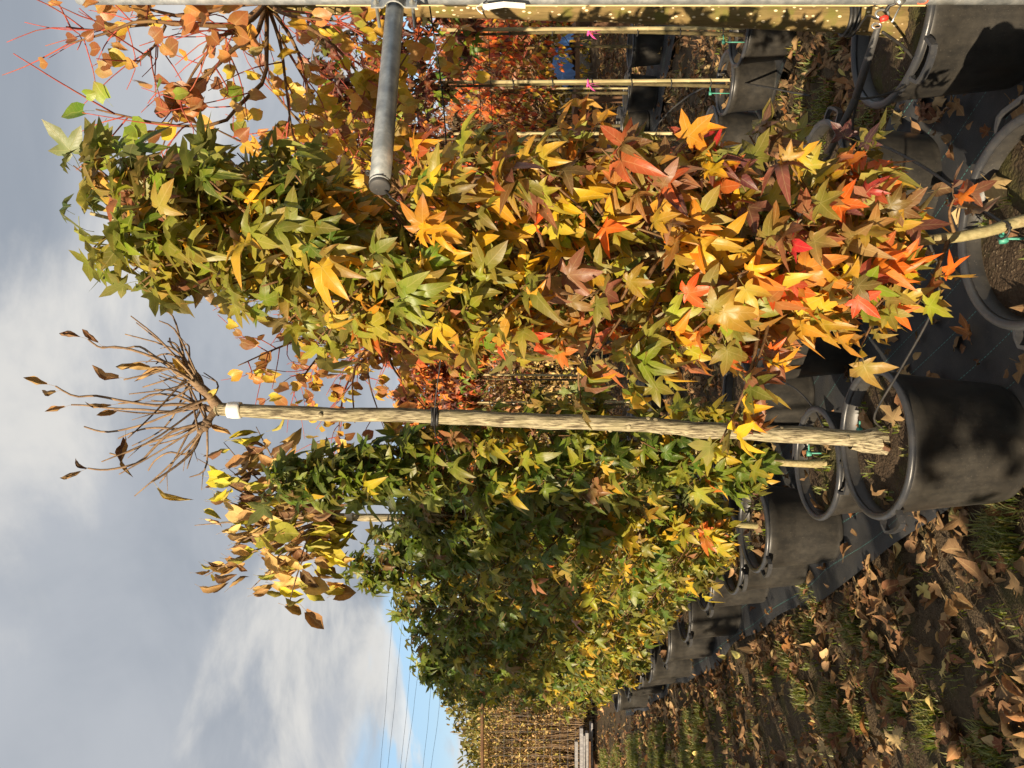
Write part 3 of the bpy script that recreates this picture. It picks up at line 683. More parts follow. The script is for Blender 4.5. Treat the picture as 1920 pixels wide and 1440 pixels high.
# ------------------------------------------------------------------ bare headed standard tree with white tape
BROWN = [lin(152, 116, 70), lin(124, 88, 54), lin(176, 138, 86), lin(104, 72, 46)]
def leaf_at(tree, pos, tipdir, normal, size, col, tpls, mat, rng, name='leaf'):
    ROT = frames(np.array([tipdir], float), np.array([normal], float)); w = rng.integers(0, len(tpls), 1); b = tpls[w[0]][3]
    leaf_parts(name, tpls, w, np.array([pos]) - (ROT[0] @ b) * size, ROT, np.array([size]), np.array([col]), mat, tree)
def bare_tree():
    rng = np.random.default_rng(5); D = 2.49
    base = np.array((STEM[0], STEM[1], z_stem - 0.03))
    t = thing('bare_headed_tree', 'straight bare stemmed tree with white tape under its twiggy, nearly leafless head', 'tree', base)
    pts = [base, P(1660, 826, D), P(1500, 816, D), P(1330, 808, D), P(1200, 796, D), P(1000, 789, D), P(800, 779, D), P(620, 776, D), P(440, 769, D), P(405, 766, D)]
    q = poly(pts, 40); m = MB(); tt = np.linspace(0, 1, 40)
    rad = 0.0285 - 0.0065 * tt + 0.012 * np.exp(-tt * 40) + rng.normal(0, 0.0011, 40) + 0.006 * np.exp(-((tt - 0.985) / 0.012) ** 2); q[3:-2, :2] += rng.normal(0, 0.0016, (35, 2)); m.tube(q, list(rad), 14); m.build('stem', BARK_STEM, t)
    m = MB(); v = []; kn = 16
    for i, (z, r_) in enumerate(((-0.03, .040), (0.0, .042), (.02, .043), (.045, .041), (.07, .036), (.095, .030), (.11, .0275))):
        for k in range(kn):
            a = 6.283 * k / kn; rr_ = r_ * (1 + rng.normal(0, 0.10) * (1 - i / 6)); c = base + (q[3] - base) * min(1, (z + .03) / max(q[3][2] - base[2], .01))
            v.append((c[0] + rr_ * math.cos(a), c[1] + rr_ * math.sin(a), base[2] + z + .03))
    m.add(v, [(i * kn + k, i * kn + (k + 1) % kn, (i + 1) * kn + (k + 1) % kn, (i + 1) * kn + k) for i in range(6) for k in range(kn)]); m.build('root_knot', BARK_STEM, t)
    m = MB(); a, b = P(428, 769, D), P(452, 769, D); m.tube([b, b + (a - b) * 0.15, b + (a - b) * 0.5, b + (a - b) * 0.85, a], [0.0268, 0.0275, 0.0285, 0.0272, 0.0262], 14); m.build('white_tape', TAPE, t)
    for k in range(9):        # pruning scars and knots on the stem
        c = along(q, rng.uniform(0.12, 0.93)); a = rng.uniform(3.4, 6.0); o = np.array((math.cos(a), math.sin(a), 0)); m = MB()
        m.tube([c + o * 0.018, c + o * 0.0265, c + o * 0.0295], [0.010, 0.0075, 0.003], 8); m.build('knot', BARK_STEM, t)
    tw = MB(); tips = []
    def br(pts, r0, r1, dd=0.0, n=12):
        k = len(pts); q = poly([P(x, y, D + dd * i / (k - 1)) for i, (x, y) in enumerate(pts)], n)
        tw.tube(q, list(np.linspace(r0, r1, n)), 6); return q
    # thick knuckles of the old pruning head
    limbs = [br([(412, 767), (395, 745), (378, 728), (360, 712)], 0.020, 0.013, -0.03), br([(378, 730), (372, 708), (355, 690), (342, 668)], 0.012, 0.007, 0.06),
             br([(408, 768), (396, 780), (388, 798), (372, 812)], 0.014, 0.008, -0.05), br([(400, 768), (385, 765), (372, 760)], 0.013, 0.009, 0.03)]
    long_ = [([(366, 716), (330, 696), (300, 676), (255, 658), (215, 650), (188, 652), (165, 636)], -0.05, 0.006), ([(366, 716), (330, 690), (290, 668), (262, 650), (232, 653), (192, 650)], 0.05, 0.005),
             ([(345, 672), (322, 648), (318, 634)], 0.1, 0.004), ([(372, 762), (330, 758), (290, 760), (232, 752), (180, 742), (140, 743), (104, 724)], -0.1, 0.006),
             ([(372, 764), (320, 772), (270, 768), (215, 766), (160, 760), (134, 759)], 0.08, 0.005), ([(385, 795), (352, 800), (318, 812), (290, 838), (262, 866), (220, 878), (190, 881), (165, 878)], -0.06, 0.006),
             ([(376, 812), (364, 842), (340, 866), (310, 888), (282, 905)], -0.14, 0.006), ([(372, 812), (350, 850), (318, 848), (292, 862), (278, 882)], 0.1, 0.004),
             ([(384, 790), (340, 804), (296, 802), (262, 806), (222, 822)], 0.1, 0.005), ([(370, 760), (330, 742), (285, 740), (258, 752), (222, 757)], -0.05, 0.005),
             ([(358, 708), (340, 690), (322, 690), (285, 700), (232, 712)], -0.08, 0.005), ([(356, 706), (330, 706), (300, 716), (268, 726)], 0.1, 0.004),
             ([(362, 712), (348, 694), (342, 670), (330, 646), (314, 640)], -0.05, 0.005), ([(376, 760), (320, 776), (262, 798), (200, 810), (158, 800)], 0.1, 0.005), ([(384, 792), (330, 815), (280, 830), (228, 852), (206, 850)], 0.05, 0.005)]
    for pl, dd, r0 in long_:
        q = br(pl, r0, 0.0026, dd, 16); tips.append(q)
    for i in range(36):       # short whippy shoots
        h = limbs[rng.integers(4)]; s = along(h, rng.uniform(0.3, 1)); dirn = nrm(np.array((rng.normal(0, 0.75) + (0.3 if s[0] > -0.07 else -0.25), rng.normal(0, 0.6), 0.8)))
        ln = rng.uniform(0.08, 0.34); e = s + dirn * ln; md = (s + e) / 2 + rng.normal(0, 0.022, 3) + np.array((dirn[0], dirn[1], 0)) * 0.05
        q = poly((s, md, e), 8); tw.tube(q, list(np.linspace(0.0042, 0.0018, 8)), 5)
        if rng.random() < 0.5:
            s2 = along(q, 0.6); tw.tube([s2, s2 + nrm(dirn + rng.normal(0, 0.4, 3)) * 0.06], [0.0018, 0.001], 4)
    for h in limbs:           # swollen pruning knuckles
        for _ in range(3):
            c = along(h, rng.uniform(0.5, 1.0)); tw.tube([c - np.array((0, 0, .012)), c, c + np.array((rng.normal(0, .01), 0, .014))], [0.006, 0.0135, 0.005], 7)
    tw.build('branches', BARK_TWIG, t)['kind'] = 'stuff'
    for (x, y, tip_, s) in ((108, 727, (0.3, -0.2, 0.9), 0.055), (112, 735, (0.1, -0.2, 0.9), 0.05), (113, 756, (-0.2, 0, 0.9), 0.05), (167, 634, (0.5, -.3, .8), 0.06), (188, 648, (0.5, -.3, .6), 0.05), (222, 757, (0, -.5, .8), 0.06),
                            (225, 777, (-.1, -.5, .8), 0.055), (238, 808, (-.4, -.4, -.3), 0.085), (172, 872, (0.4, -.3, .9), 0.05), (165, 880, (-.4, -.3, .9), 0.055), (284, 900, (-.3, -.3, -.4), 0.075), (250, 712, (0.1, -.4, .6), 0.075),
                            (228, 852, (-.5, -.4, -.2), 0.05), (310, 700, (0, -.6, .8), 0.09), (330, 690, (.2, -.6, .5), 0.075), (425, 815, (-.3, -.4, -.9), 0.07), (470, 735, (.5, -.2, -.6), 0.06), (372, 705, (.5, -.3, .1), 0.06)):
        tp = np.concatenate(tips); px = np.stack((960 + FPX * (EYE - tp[:, 2]) / tp[:, 1], 720 - FPX * tp[:, 0] / tp[:, 1]), 1); kk = np.argmin(((px - np.array((x, y))) ** 2).sum(1))
        leaf_at(t, tp[kk], nrm(np.array(tip_) + rng.normal(0, 0.15, 3)), (rng.normal(0, .6), -1, 0.3), s * 0.85, pick(rng, [(BROWN, 3), ([lin(186, 160, 84)], 0.6)]), TIGHT, DRY_O, rng)
    m = MB(); c = P(814, 781, D)
    for dz in (-0.008, 0.0, 0.007): m.tube([c + np.array((0.027 * math.cos(a), 0.027 * math.sin(a), dz + 0.004 * math.sin(a))) for a in np.linspace(0, 6.283, 17)[:-1]], 0.0045, 6, closed=True)
    m.build('tie', TIE, t)
bare_tree()

# ------------------------------------------------------------------ second standard: crown of crisp brown and yellow leaves
def brown_tree():
    rng = np.random.default_rng(9); D = 4.5; x, y = (720 - 970) / FPX * D, D
    z0 = float(gz(x, y)) + 0.36
    pot(POT_B, x, y, 0.4, 'black pot under the tree with the crisp brown crown, among the hedge')
    t = thing('brown_leaved_tree', 'slim standard tree with white tape and a crown of crisp brown and yellow leaves', 'tree', (x, y, z0 - 0.04))
    q = poly([(x, y, z0 - 0.04), P(1200, 972, D), P(760, 971, D), P(640, 969, D), P(625, 967, D)], 24); m = MB(); m.tube(q, list(np.linspace(0.026, 0.021, 24)), 10); m.build('stem', BARK_STEM, t)
    m = MB(); a, b = P(647, 969, D), P(662, 969, D); m.tube([b, (a + b) / 2, a], [0.0245, 0.025, 0.0245], 12); m.build('white_tape', TAPE, t)
    tw = MB(); B, T, N_, SC, CL = [], [], [], [], []; hd = P(622, 967, D)
    ends = [(365, 985), (430, 1030), (385, 1080), (470, 1105), (540, 1140), (600, 1110), (420, 830), (480, 800), (370, 860), (400, 930), (560, 1060), (500, 1010), (450, 960), (520, 900), (430, 880), (560, 950), (500, 1090), (395, 890), (600, 1050), (460, 1000)]
    for (ex, ey) in ends:
        e = P(ex, ey, D + rng.uniform(-0.3, 0.3)); md = hd + (e - hd) * 0.5 + np.array((0, 0, 0.05)) + rng.normal(0, 0.03, 3)
        qq = poly((hd, md, e), 10); tw.tube(qq, list(np.linspace(0.009, 0.0022, 10)), 5)
        yellow = ey > 1000 and ex > 430 or (ex < 480 and ey < 880)
        for _ in range(15):
            b = along(qq, 1 - rng.random() ** 1.5 * 0.8) + rng.normal(0, 0.05, 3)
            B.append(b); T.append(np.array((rng.normal(0, .35), rng.normal(0, .35), -0.95))); N_.append(np.array((rng.normal(-.2, .6), -0.7 + rng.normal(0, .4), 0.3))); SC.append(rng.uniform(0.06, 0.11))
            CL.append(pick(rng, [(BROWN, 3.4), ([lin(204, 168, 104), lin(188, 152, 92)], 2.6), ([lin(190, 178, 48), lin(172, 164, 56), lin(158, 152, 60)], 6.5 if yellow else 2.4)]))
        if rng.random() < 0.6:
            s = along(qq, 0.6); tw.tube([s, s + rng.normal(0, 0.12, 3) + np.array((0, 0, 0.05))], [0.003, 0.0015], 4)
    tw.build('branches', BARK_TWIG, t)['kind'] = 'stuff'
    leaves_on(t, CURL + TIGHT[:3] + HEART[1:2], CURL + TIGHT, np.array(B), np.array(T), np.array(N_), np.array(SC), np.array(CL), 260, rng, DRY_O, DRY_S)
brown_tree()

# ------------------------------------------------------------------ redbuds: heart leaves, brown to yellow, reddish twigs
HB = [lin(178, 124, 70), lin(158, 104, 60), lin(192, 140, 80), lin(140, 90, 54)]; HY = [lin(204, 172, 58), lin(212, 182, 62), lin(190, 156, 56), lin(208, 160, 62)]; HG = [lin(150, 168, 62), lin(128, 150, 52)]
def redbud(label, base, fork, branches, r0, bark, n_parts, seed, colour, size=0.05, lp=10, twigs=True):
    rng = np.random.default_rng(seed); t = thing('redbud_tree', label, 'tree', base)
    q = poly([base, (np.array(base) + fork) / 2 + np.array((0.01, 0, 0)), fork], 20); m = MB(); tt = np.linspace(0, 1, 20)
    m.tube(q, list(r0 * (1 - 0.32 * tt) + r0 * 0.5 * np.exp(-tt * 25) + rng.normal(0, 0.001, 20)), 14); m.build('trunk', bark, t)
    br = MB(); tw = MB(); B, T, N_, SC, CL = [], [], [], [], []
    for pts, rb, dens, kind in branches:
        q = poly(pts, 14); n = len(q); br.tube(q, list(np.linspace(rb, 0.0022, n)), 6)
        for s in np.sort(rng.uniform(0.25, 1.0, 9)):
            a = along(q, s); d = nrm(along(q, min(1, s + 0.05)) - along(q, s - 0.05)); e = a + nrm(d + rng.normal(0, 0.55, 3)) * rng.uniform(0.10, 0.30)
            k = poly((a, (a + e) / 2 + rng.normal(0, 0.015, 3), e), 6); tw.tube(k, list(np.linspace(0.0026, 0.0012, 6)), 4)
            for _ in range(rng.poisson(dens)):
                b = along(k, rng.uniform(0.15, 1)); B.append(b); T.append(np.array((rng.normal(-0.15, .5), rng.normal(-.2, .45), -0.9))); N_.append(np.array((rng.normal(-.35, .5), -0.7 + rng.normal(0, .35), 0.35)))
                SC.append(size * rng.uniform(0.7, 1.25)); CL.append(colour(rng, b, kind))
    br.build('branches', BARK_BRANCH, t)['kind'] = 'stuff'; tw.build('twigs', BARK_RED, t)['kind'] = 'stuff'
    leaves_on(t, HEART + CURL[:1], HEART, np.array(B), np.array(T), np.array(N_), np.array(SC), np.array(CL), n_parts, rng, LEAF_O, LEAF_S)
    return t
def red_col(rng, b, kind):
    if kind == 'b': return pick(rng, [(HB, 5), (HY, 0.8)])
    if kind == 'g': return pick(rng, [(HG, 3)])
    if kind == 'y': return pick(rng, [(HY, 5), (HB, 1.2), (OLI, 0.5)])
    return pick(rng, [(HY, 2), (HB, 2.5)])
D = 2.41
fa = P(500, 4, D)
bra = [([fa, P(470, 38, D), P(420, 48, D - .05), P(340, 45, D - .1), P(260, 40, D - .1), P(200, 62, D - .1), P(128, 82, D - .1)], .010, 2.2, 'b'), ([fa, P(440, 10, D), P(350, 30, D), P(290, 20, D), P(250, 10, D), P(185, 8, D)], .009, 2.0, 'b'),
       ([P(300, 45, D), P(260, 48, D), P(180, 56, D), P(124, 50, D)], .005, 0.5, 'b'), ([P(310, 48, D - .1), P(290, 85, D - .12), P(250, 125, D - .12)], .005, 1.2, 'b'),
       ([fa, P(478, 70, D - .1), P(440, 90, D - .15), P(400, 130, D - .2), P(352, 165, D - .2), P(318, 205, D - .22)], .009, 2.2, 'b'),
       ([fa, P(500, 90, D - .05), P(495, 150, D - .12), P(455, 190, D - .2), P(412, 232, D - .22), P(320, 235, D - .25), P(235, 218, D - .25), P(180, 205, D - .25)], .008, 1.0, 'g'),
       ([fa, P(525, 80, D), P(535, 150, D), P(545, 230, D), P(560, 300, D)], .007, 3.2, 'y'), ([fa, P(545, 70, D + .1), P(575, 150, D + .15), P(570, 240, D + .2)], .008, 3.4, 'y'),
       ([fa, P(560, 40, D - .05), P(620, 80, D - .05), P(665, 130, D), P(690, 170, D)], .008, 3.4, 'y'), ([fa, P(430, 60, D + .2), P(380, 110, D + .3), P(340, 180, D + .3), P(300, 290, D + .3)], .007, 1.6, 'b'),
       ([fa, P(520, 60, D + .3), P(560, 130, D + .5), P(600, 200, D + .5), P(640, 250, D + .5)], .007, 3.4, 'y'), ([fa, P(480, 30, D - .2), P(440, 60, D - .3), P(400, 70, D - .3), P(380, 100, D - .3)], .007, 2.5, 'b'),
       ([fa, P(530, 25, D - .1), P(580, 35, D - .15), P(640, 40, D - .1)], .007, 3.0, 'y'), ([fa, P(505, -60, D), P(430, -120, D), P(300, -160, D)], .010, 2.6, 'b'), ([fa, P(540, -50, D + .2), P(560, -140, D + .2), P(520, -240, D + .2)], .010, 3, 'y'), ([fa, P(490, -40, D + .4), P(420, -60, D + .6), P(330, -80, D + .7)], .010, 2.6, 'b')]
cer_a = redbud('redbud with thick mossy speckled trunk and brown heart leaves on reddish twigs', (CER_A[0], CER_A[1], z_ca - 0.03), fa, bra, 0.047, BARK_MOSS, 300, 31, red_col, 0.039)
rg = np.random.default_rng(6)
for (x, y, tx, s_) in ((178, 208, (-.2, -.3, .9), .052), (200, 222, (-.8, -.3, .1), .056), (212, 200, (.6, -.3, .4), .046), (236, 226, (-.5, -.3, -.7), .052), (246, 230, (-.9, -.2, -.2), .05)):
    leaf_at(cer_a, P(x, y, 2.16), tx, (rg.normal(0, .3), -1, .4), s_, pick(rg, [(HG, 1)]), HEART[:4], LEAF_O, rg)
def generic_branches(fork, rng, n, spread, up, dens, kind, bias=(0, 0, 0)):
    out = []
    for i in range(n):
        a = 6.283 * (i + rng.random() * 0.7) / n; e = fork + np.array((math.cos(a) * spread, math.sin(a) * spread, 0)) * rng.uniform(0.6, 1.1) + np.array((0, 0, up * rng.uniform(-0.35, 1.0))) + np.array(bias)
        md = fork + (e - fork) * 0.45 + np.array((0, 0, 0.12 * up + 0.05)); out.append(((fork, md, e), 0.009, dens, kind))
    return out
rr = np.random.default_rng(41); fb = np.array((CER_B[0] + 0.02, CER_B[1] + 0.05, 2.05))
redbud('redbud with yellow heart leaves hidden behind the red sweetgum', (CER_B[0], CER_B[1], z_cb - 0.03), fb, generic_branches(fb, rr, 16, 0.55, 0.65, 3.6, 'y'), 0.034, BARK_BRANCH, 240, 32, red_col, 0.042)
fc = np.array((CER_C[0] + 0.10, CER_C[1] + 0.05, 2.10))
redbud('redbud with orange yellow heart leaves and red twigs, between sweetgum and bare stem', (CER_C[0] + 0.06, CER_C[1], z_cc - 0.03), fc, generic_branches(fc, rr, 17, 0.55, 0.65, 3.4, 'm', (-0.12, 0, 0)), 0.030, BARK_BRANCH, 240, 33, red_col, 0.042)

# ------------------------------------------------------------------ metal support: post, rail with end cap, clamp
def frame_support():
    pc = np.array((1.030, 2.035)); t = thing('pipe_support', 'galvanised steel post with clamped horizontal pipe ending in a black cap', 'pipe support', (pc[0], pc[1], 0))
    m = MB(); m.tube([(pc[0], pc[1], z) for z in (-0.05, 0.7, 1.5, 2.3, 2.75)], 0.0242, 24); m.build('post', GALV, t)
    e = P(712, 352, 1.60); s = P(745, -38, 2.035); ax = nrm(s - e); m = MB()
    m.tube([e + ax * 0.008, e + ax * 0.2, s + ax * 0.05], 0.0228, 28); m.build('rail', GALV, t)
    m = MB(); up = np.array((0, 0, 1.0)); sd = np.cross(ax, up)
    m.tube([e - ax * 0.001, e + ax * 0.0005, e + ax * 0.003, e + ax * 0.016], [0.0195, 0.0215, 0.0227, 0.0227], 28); m.build('end_cap', GREYP, t)
    m = MB(); q = e + ax * 0.013; m.tube([q + 0.0229 * (math.cos(a) * up + math.sin(a) * sd) for a in np.linspace(0, 6.283, 33)[:-1]], 0.0012, 5, closed=True); m.build('cap_lip', TIE, t)
    # clamp: bent plate over the rail with two bolts up and down, against the post
    c = P(741, 48, 2.00); c = e + ax * np.dot(c - e, ax); m = MB(); pr = []
    for z in (-0.058, -0.030): pr.append((z, 0.012))
    for a in np.linspace(-62, 62, 9): pr.append((0.0275 * math.sin(R(a)), 0.0275 * math.cos(R(a)) + 0.002))
    for z in (0.030, 0.058): pr.append((z, 0.012))
    toward = nrm(np.cross(ax, up)); toward = toward if toward[1] < 0 else -toward
    v = []
    for z, o in pr:
        for th in (0, 0.004):
            for w in (-0.02, 0.02): v.append(c + up * z + toward * (o + th) + ax * w)
    f = []
    for i in range(len(pr) - 1):
        a, b = i * 4, i * 4 + 4
        f += [(a, a + 1, b + 1, b), (a + 2, b + 2, b + 3, a + 3), (a, b, b + 2, a + 2), (a + 1, a + 3, b + 3, b + 1)]
    n4 = len(v) - 4; f += [(0, 2, 3, 1), (n4, n4 + 1, n4 + 3, n4 + 2)]
    m.add(v, f); cl = m.build('clamp', GALV, t, False)
    for z in (-0.046, 0.046):
        bm = MB(); p = c + up * z; bm.tube([p + toward * 0.032, p + toward * 0.012], 0.0045, 10); bm.tube([p + toward * 0.0165, p + toward * 0.0225], 0.0085, 6); bm.tube([p + toward * 0.012, p - toward * 0.05], 0.0045, 8)
        sub('bolt', bm.mesh('bolt', ZINC, False), cl)
    # wire eye near the pipe end
    m = MB(); q = e + ax * 0.045 + up * 0.027; m.tube([q + 0.006 * (math.cos(a) * up * 0.7 + math.sin(a) * sd) for a in np.linspace(0, 6.283, 13)[:-1]], 0.0028, 6, closed=True); m.build('wire_eye', TIE, t)
    # painted mark on the post (lower bend of an orange figure)
    m = MB(); k = np.array((pc[0], pc[1], P(1728, 5, 2.03)[2])); pts = []
    for a in np.linspace(-20, 230, 14):
        yy = 0.011 * math.cos(R(a)); zz = 0.013 * math.sin(R(a)); an = R(205) + yy / 0.0246; pts.append(k + np.array((0.0246 * math.cos(an), 0.0246 * math.sin(an), -zz)))
    m.tube(pts, 0.0022, 5); m.build('painted_mark', ORANGEP, t)
    return pc, e, ax
PC, RAIL_E, RAIL_AX = frame_support()
def bamboo_cane(x, y, z0, z1, r, mat, label, group=None, lean=(0, 0), name='bamboo_cane'):
    m = MB(); zs = []; rs = []; z = z0
    rng = np.random.default_rng(int(abs(x * 1000) + abs(y * 777)))
    while z < z1 - 0.02:
        zs += [z, z + 0.006, z + 0.012]; rs += [r, r * 1.16, r]; z += rng.uniform(0.13, 0.20)
    zs.append(z1); rs.append(r * 0.86)
    m.tube([(x + lean[0] * (q - z0), y + lean[1] * (q - z0), q) for q in zs], rs, 8); return tag(m.build(name, mat), label, 'cane', group)
cx = (720 - 4) / FPX * 2.2
bamboo_cane(cx, 2.20, z_ca - 0.02, P(592, 0, 2.2)[2], 0.0115, BAMBOO_PALE, 'thick pale bamboo cane standing close behind the steel post')
def tensioner():
    t = thing('tension_rod', 'slanting grey and black tension rod hooked to the post by a red shackle', 'tension rod', P(1648, 44, 2.06))
    a, b, c = P(1646, 52, 2.06), P(1605, 182, 2.30), P(1548, 300, 2.62)
    m = MB(); m.tube([a, (a + b) / 2, b], [0.0085, 0.0115, 0.0115], 12); m.build('rod', GREYP, t)
    m = MB(); m.tube([b, (b + c) / 2, c], 0.0105, 12); m.build('sleeve', HOSE, t)
    m = MB(); ctr = P(1654, 26, 2.05); pts = []
    for an in np.linspace(0, 6.283, 21)[:-1]: pts.append(ctr + np.array((math.cos(an) * 0.011, 0, math.sin(an) * 0.017)))
    m.tube(pts, 0.0034, 8, closed=True); s = m.build('shackle', ZINC, t)
    m = MB(); m.tube([P(1651, 37, 2.043), P(1658, 34, 2.043), P(1664, 33, 2.043)], [0.007, 0.0085, 0.007], 10); sub('shackle_pin', m.mesh('shackle_pin', REDP), s)
    m = MB(); pts = [a + np.array((math.cos(an) * 0.007, -0.01, math.sin(an) * 0.012 + 0.008)) for an in np.linspace(0, 6.283, 15)[:-1]]; m.tube(pts, 0.003, 7, closed=True); m.build('eye', ZINC, t)
    m = MB(); m.tube([P(1660, 22, 2.05), P(1668, 10, 2.045), P(1680, 6, 2.03)], [0.006, 0.005, 0.005], 8); m.build('hook', TIE, t)
    m = MB(); p0 = P(1688, 0, 2.0); m.tube([P(1686, 2, 2.0), P(1690, -2, 1.99)], [0.013, 0.013], 16); m.tube([P(1690, 8, 2.0), P(1672, 42, 2.0)], 0.0022, 8); m.build('split_pin', ZINC, t)
tensioner()

# ------------------------------------------------------------------ second and third rows of staked trees
MAPLE = [lin(92, 38, 32), lin(112, 46, 36), lin(76, 34, 32), lin(132, 64, 40)]; MAPG = [lin(116, 140, 40), lin(150, 160, 48), lin(92, 116, 36)]; MAPO = [lin(206, 112, 52), lin(190, 90, 48), lin(214, 140, 60)]
ORF = [lin(222, 98, 40), lin(200, 80, 36), lin(230, 126, 46), lin(180, 92, 40)]; ORY = [lin(206, 158, 44), lin(172, 146, 42), lin(142, 132, 40)]
def crown_tree(label, x, y, z0, zc0, zc1, rad, n_leaf, size, colour, seed, group, n_parts, tpls, low, name, bark=BARK_YOUNG, r=0.013, lean=0.0, flat=0.0, nb=26):
    rng = np.random.default_rng(seed); t = thing(name, label, 'tree', (x, y, z0 - 0.03), group)
    top = zc0 + (zc1 - zc0) * 0.8; q = poly([(x, y, z0 - 0.03), (x + rng.normal(0, .01), y, (z0 + zc0) / 2), (x + lean, y, zc0), (x + lean, y + rng.normal(0, .03), top)], 14)
    m = MB(); m.tube(q, list(np.linspace(r, 0.004, 14)), 7); m.build('trunk', bark, t)
    br = MB(); B, T, N_, SC, CL = [], [], [], [], []; per = max(1, n_leaf // nb)
    for i in range(nb):
        tt = rng.random(); z = zc0 + (zc1 - zc0) * tt; an = rng.random() * 6.283; rm = rad * (0.45 + 0.55 * math.sin(math.pi * min(1, tt * 0.85 + 0.15))) * rng.uniform(0.5, 1.1)
        a0 = np.array((np.interp(z - rm * .5, q[:, 2], q[:, 0]), np.interp(z - rm * .5, q[:, 2], q[:, 1]), min(max(z - rm * 0.5, zc0 - 0.1), top))); e = np.array((x + lean + rm * math.cos(an), y + rm * math.sin(an), z))
        k = poly((a0, (a0 + e) / 2 + np.array((0, 0, .03)), e), 5); br.tube(k, list(np.linspace(0.005, 0.0018, 5)), 4)
        for _ in range(per):
            b = along(k, 1 - rng.random() * 0.8) + rng.normal(0, 0.035, 3); o = nrm(np.array((math.cos(an), math.sin(an), 0)) + rng.normal(0, .4, 3))
            B.append(b); T.append(o * 0.6 + np.array((0, 0, -0.7 + flat))); N_.append(o * 0.6 + np.array((0, -0.3, 0.5 + flat)) + rng.normal(0, .35, 3)); SC.append(size * rng.uniform(.65, 1.2)); CL.append(colour(rng, tt))
    br.build('branches', BARK_BRANCH, t)['kind'] = 'stuff'
    leaves_on(t, tpls, low, np.array(B), np.array(T), np.array(N_), np.array(SC), np.array(CL), n_parts, rng)
def maple_col(k):
    return lambda rng, t: pick(rng, [(MAPLE, 4 if k % 5 != 4 else 1), (MAPG, 1.4 if t < 0.25 else 0.4), (MAPO, 0.6 if k < 8 else 3)])
r2 = np.random.default_rng(88)
for i, (x, y, z) in enumerate(ROW2):
    crown_tree(f'staked maple with dark red crown, {ORD[i]} in the bamboo staked row', x - 0.012, y + 0.015, z, 1.92 + r2.uniform(-.05, .1), 2.85 + r2.uniform(-.1, .2), 0.36, 420 if i < 6 else 560, 0.062 if i < 6 else 0.075, maple_col(i), 200 + i, 'maples of the staked row', 110 if i < 6 else (60 if i < 12 else 0), STARL, STARL, 'maple_tree', nb=34)
    bamboo_cane(x + 0.014, y - 0.018, z - 0.03, 2.0 + r2.uniform(-.06, .06), 0.0105, BAMBOO, f'bamboo cane tied to the {ORD[i]} maple of the staked row', 'canes of the staked row', (r2.normal(0, .012), r2.normal(0, .008)))
    m = MB()
    tie = None
    for zz in np.arange(z + 0.12, 1.9, 0.24) + r2.uniform(-.03, .03):
        m.tube([(x + 0.002 + 0.027 * math.cos(a), y - 0.002 + 0.030 * math.sin(a), zz + 0.004 * math.cos(a)) for a in np.linspace(0, 6.283, 9)[:-1]], 0.0032, 4, closed=True)
    o = m.build('plant_ties', TIE); o['kind'] = 'stuff'; tag(o, f'thin black ties round stem and cane, {ORD[i]} staked maple', 'plant ties', 'ties of the staked row')
def ribbon(x, y, z, label):
    m = MB(); m.tube([(x + 0.02 * math.cos(a), y - 0.004 + 0.024 * math.sin(a), z) for a in np.linspace(0, 6.283, 11)[:-1]], 0.006, 4, closed=True)
    v = []; f = []
    for k, (dx, dz) in enumerate(((-0.03, -0.05), (-0.055, -0.03), (-0.012, -0.065))):
        b = len(v); v += [(x - .016, y - .03, z - .004), (x - .016, y - .03, z + .006), (x + dx, y - 0.04, z + dz + .008), (x + dx, y - 0.04, z + dz - .006), (x + dx * 1.2, y - 0.045, z + dz * 1.5)]; f += [(b, b + 1, b + 2, b + 3), (b + 3, b + 2, b + 4)]
    m.add(v, f); tag(m.build('ribbon', PINK), label, 'ribbon')
ribbon(ROW2[2][0], ROW2[2][1], 1.14, 'bright pink ribbon knotted round a bamboo cane'); ribbon(ROW2[1][0], ROW2[1][1], 1.17, 'small pink tape round the cane beside the mossy trunk'); ribbon(ROW2[10][0], ROW2[10][1], 1.55, 'purple pink tape on a far cane beside the bare stem')
for i, (x, y, z) in enumerate(ROW3):
    crown_tree(f'tree with drooping orange foliage, {ORD[i]} in the third row', x, y, z, 1.15 + r2.uniform(-.1, .1), 2.36 + r2.uniform(-.1, .1), 0.40, 620, 0.062, lambda rng, t: pick(rng, [(ORF, 1 + 4.5 * t), (ORY, 3.2 * (1 - t)), (MAPLE, 0.9)]), 300 + i, 'orange trees of the third row', 60 if i < 8 else 0, OVAL, OVAL, 'orange_tree', r=0.02, nb=60)
    if i % 2 == 0: bamboo_cane(x + 0.04, y - 0.03, z - 0.03, 1.75, 0.010, BAMBOO, f'bamboo cane beside the {ORD[i]} orange tree', 'canes of the third row')

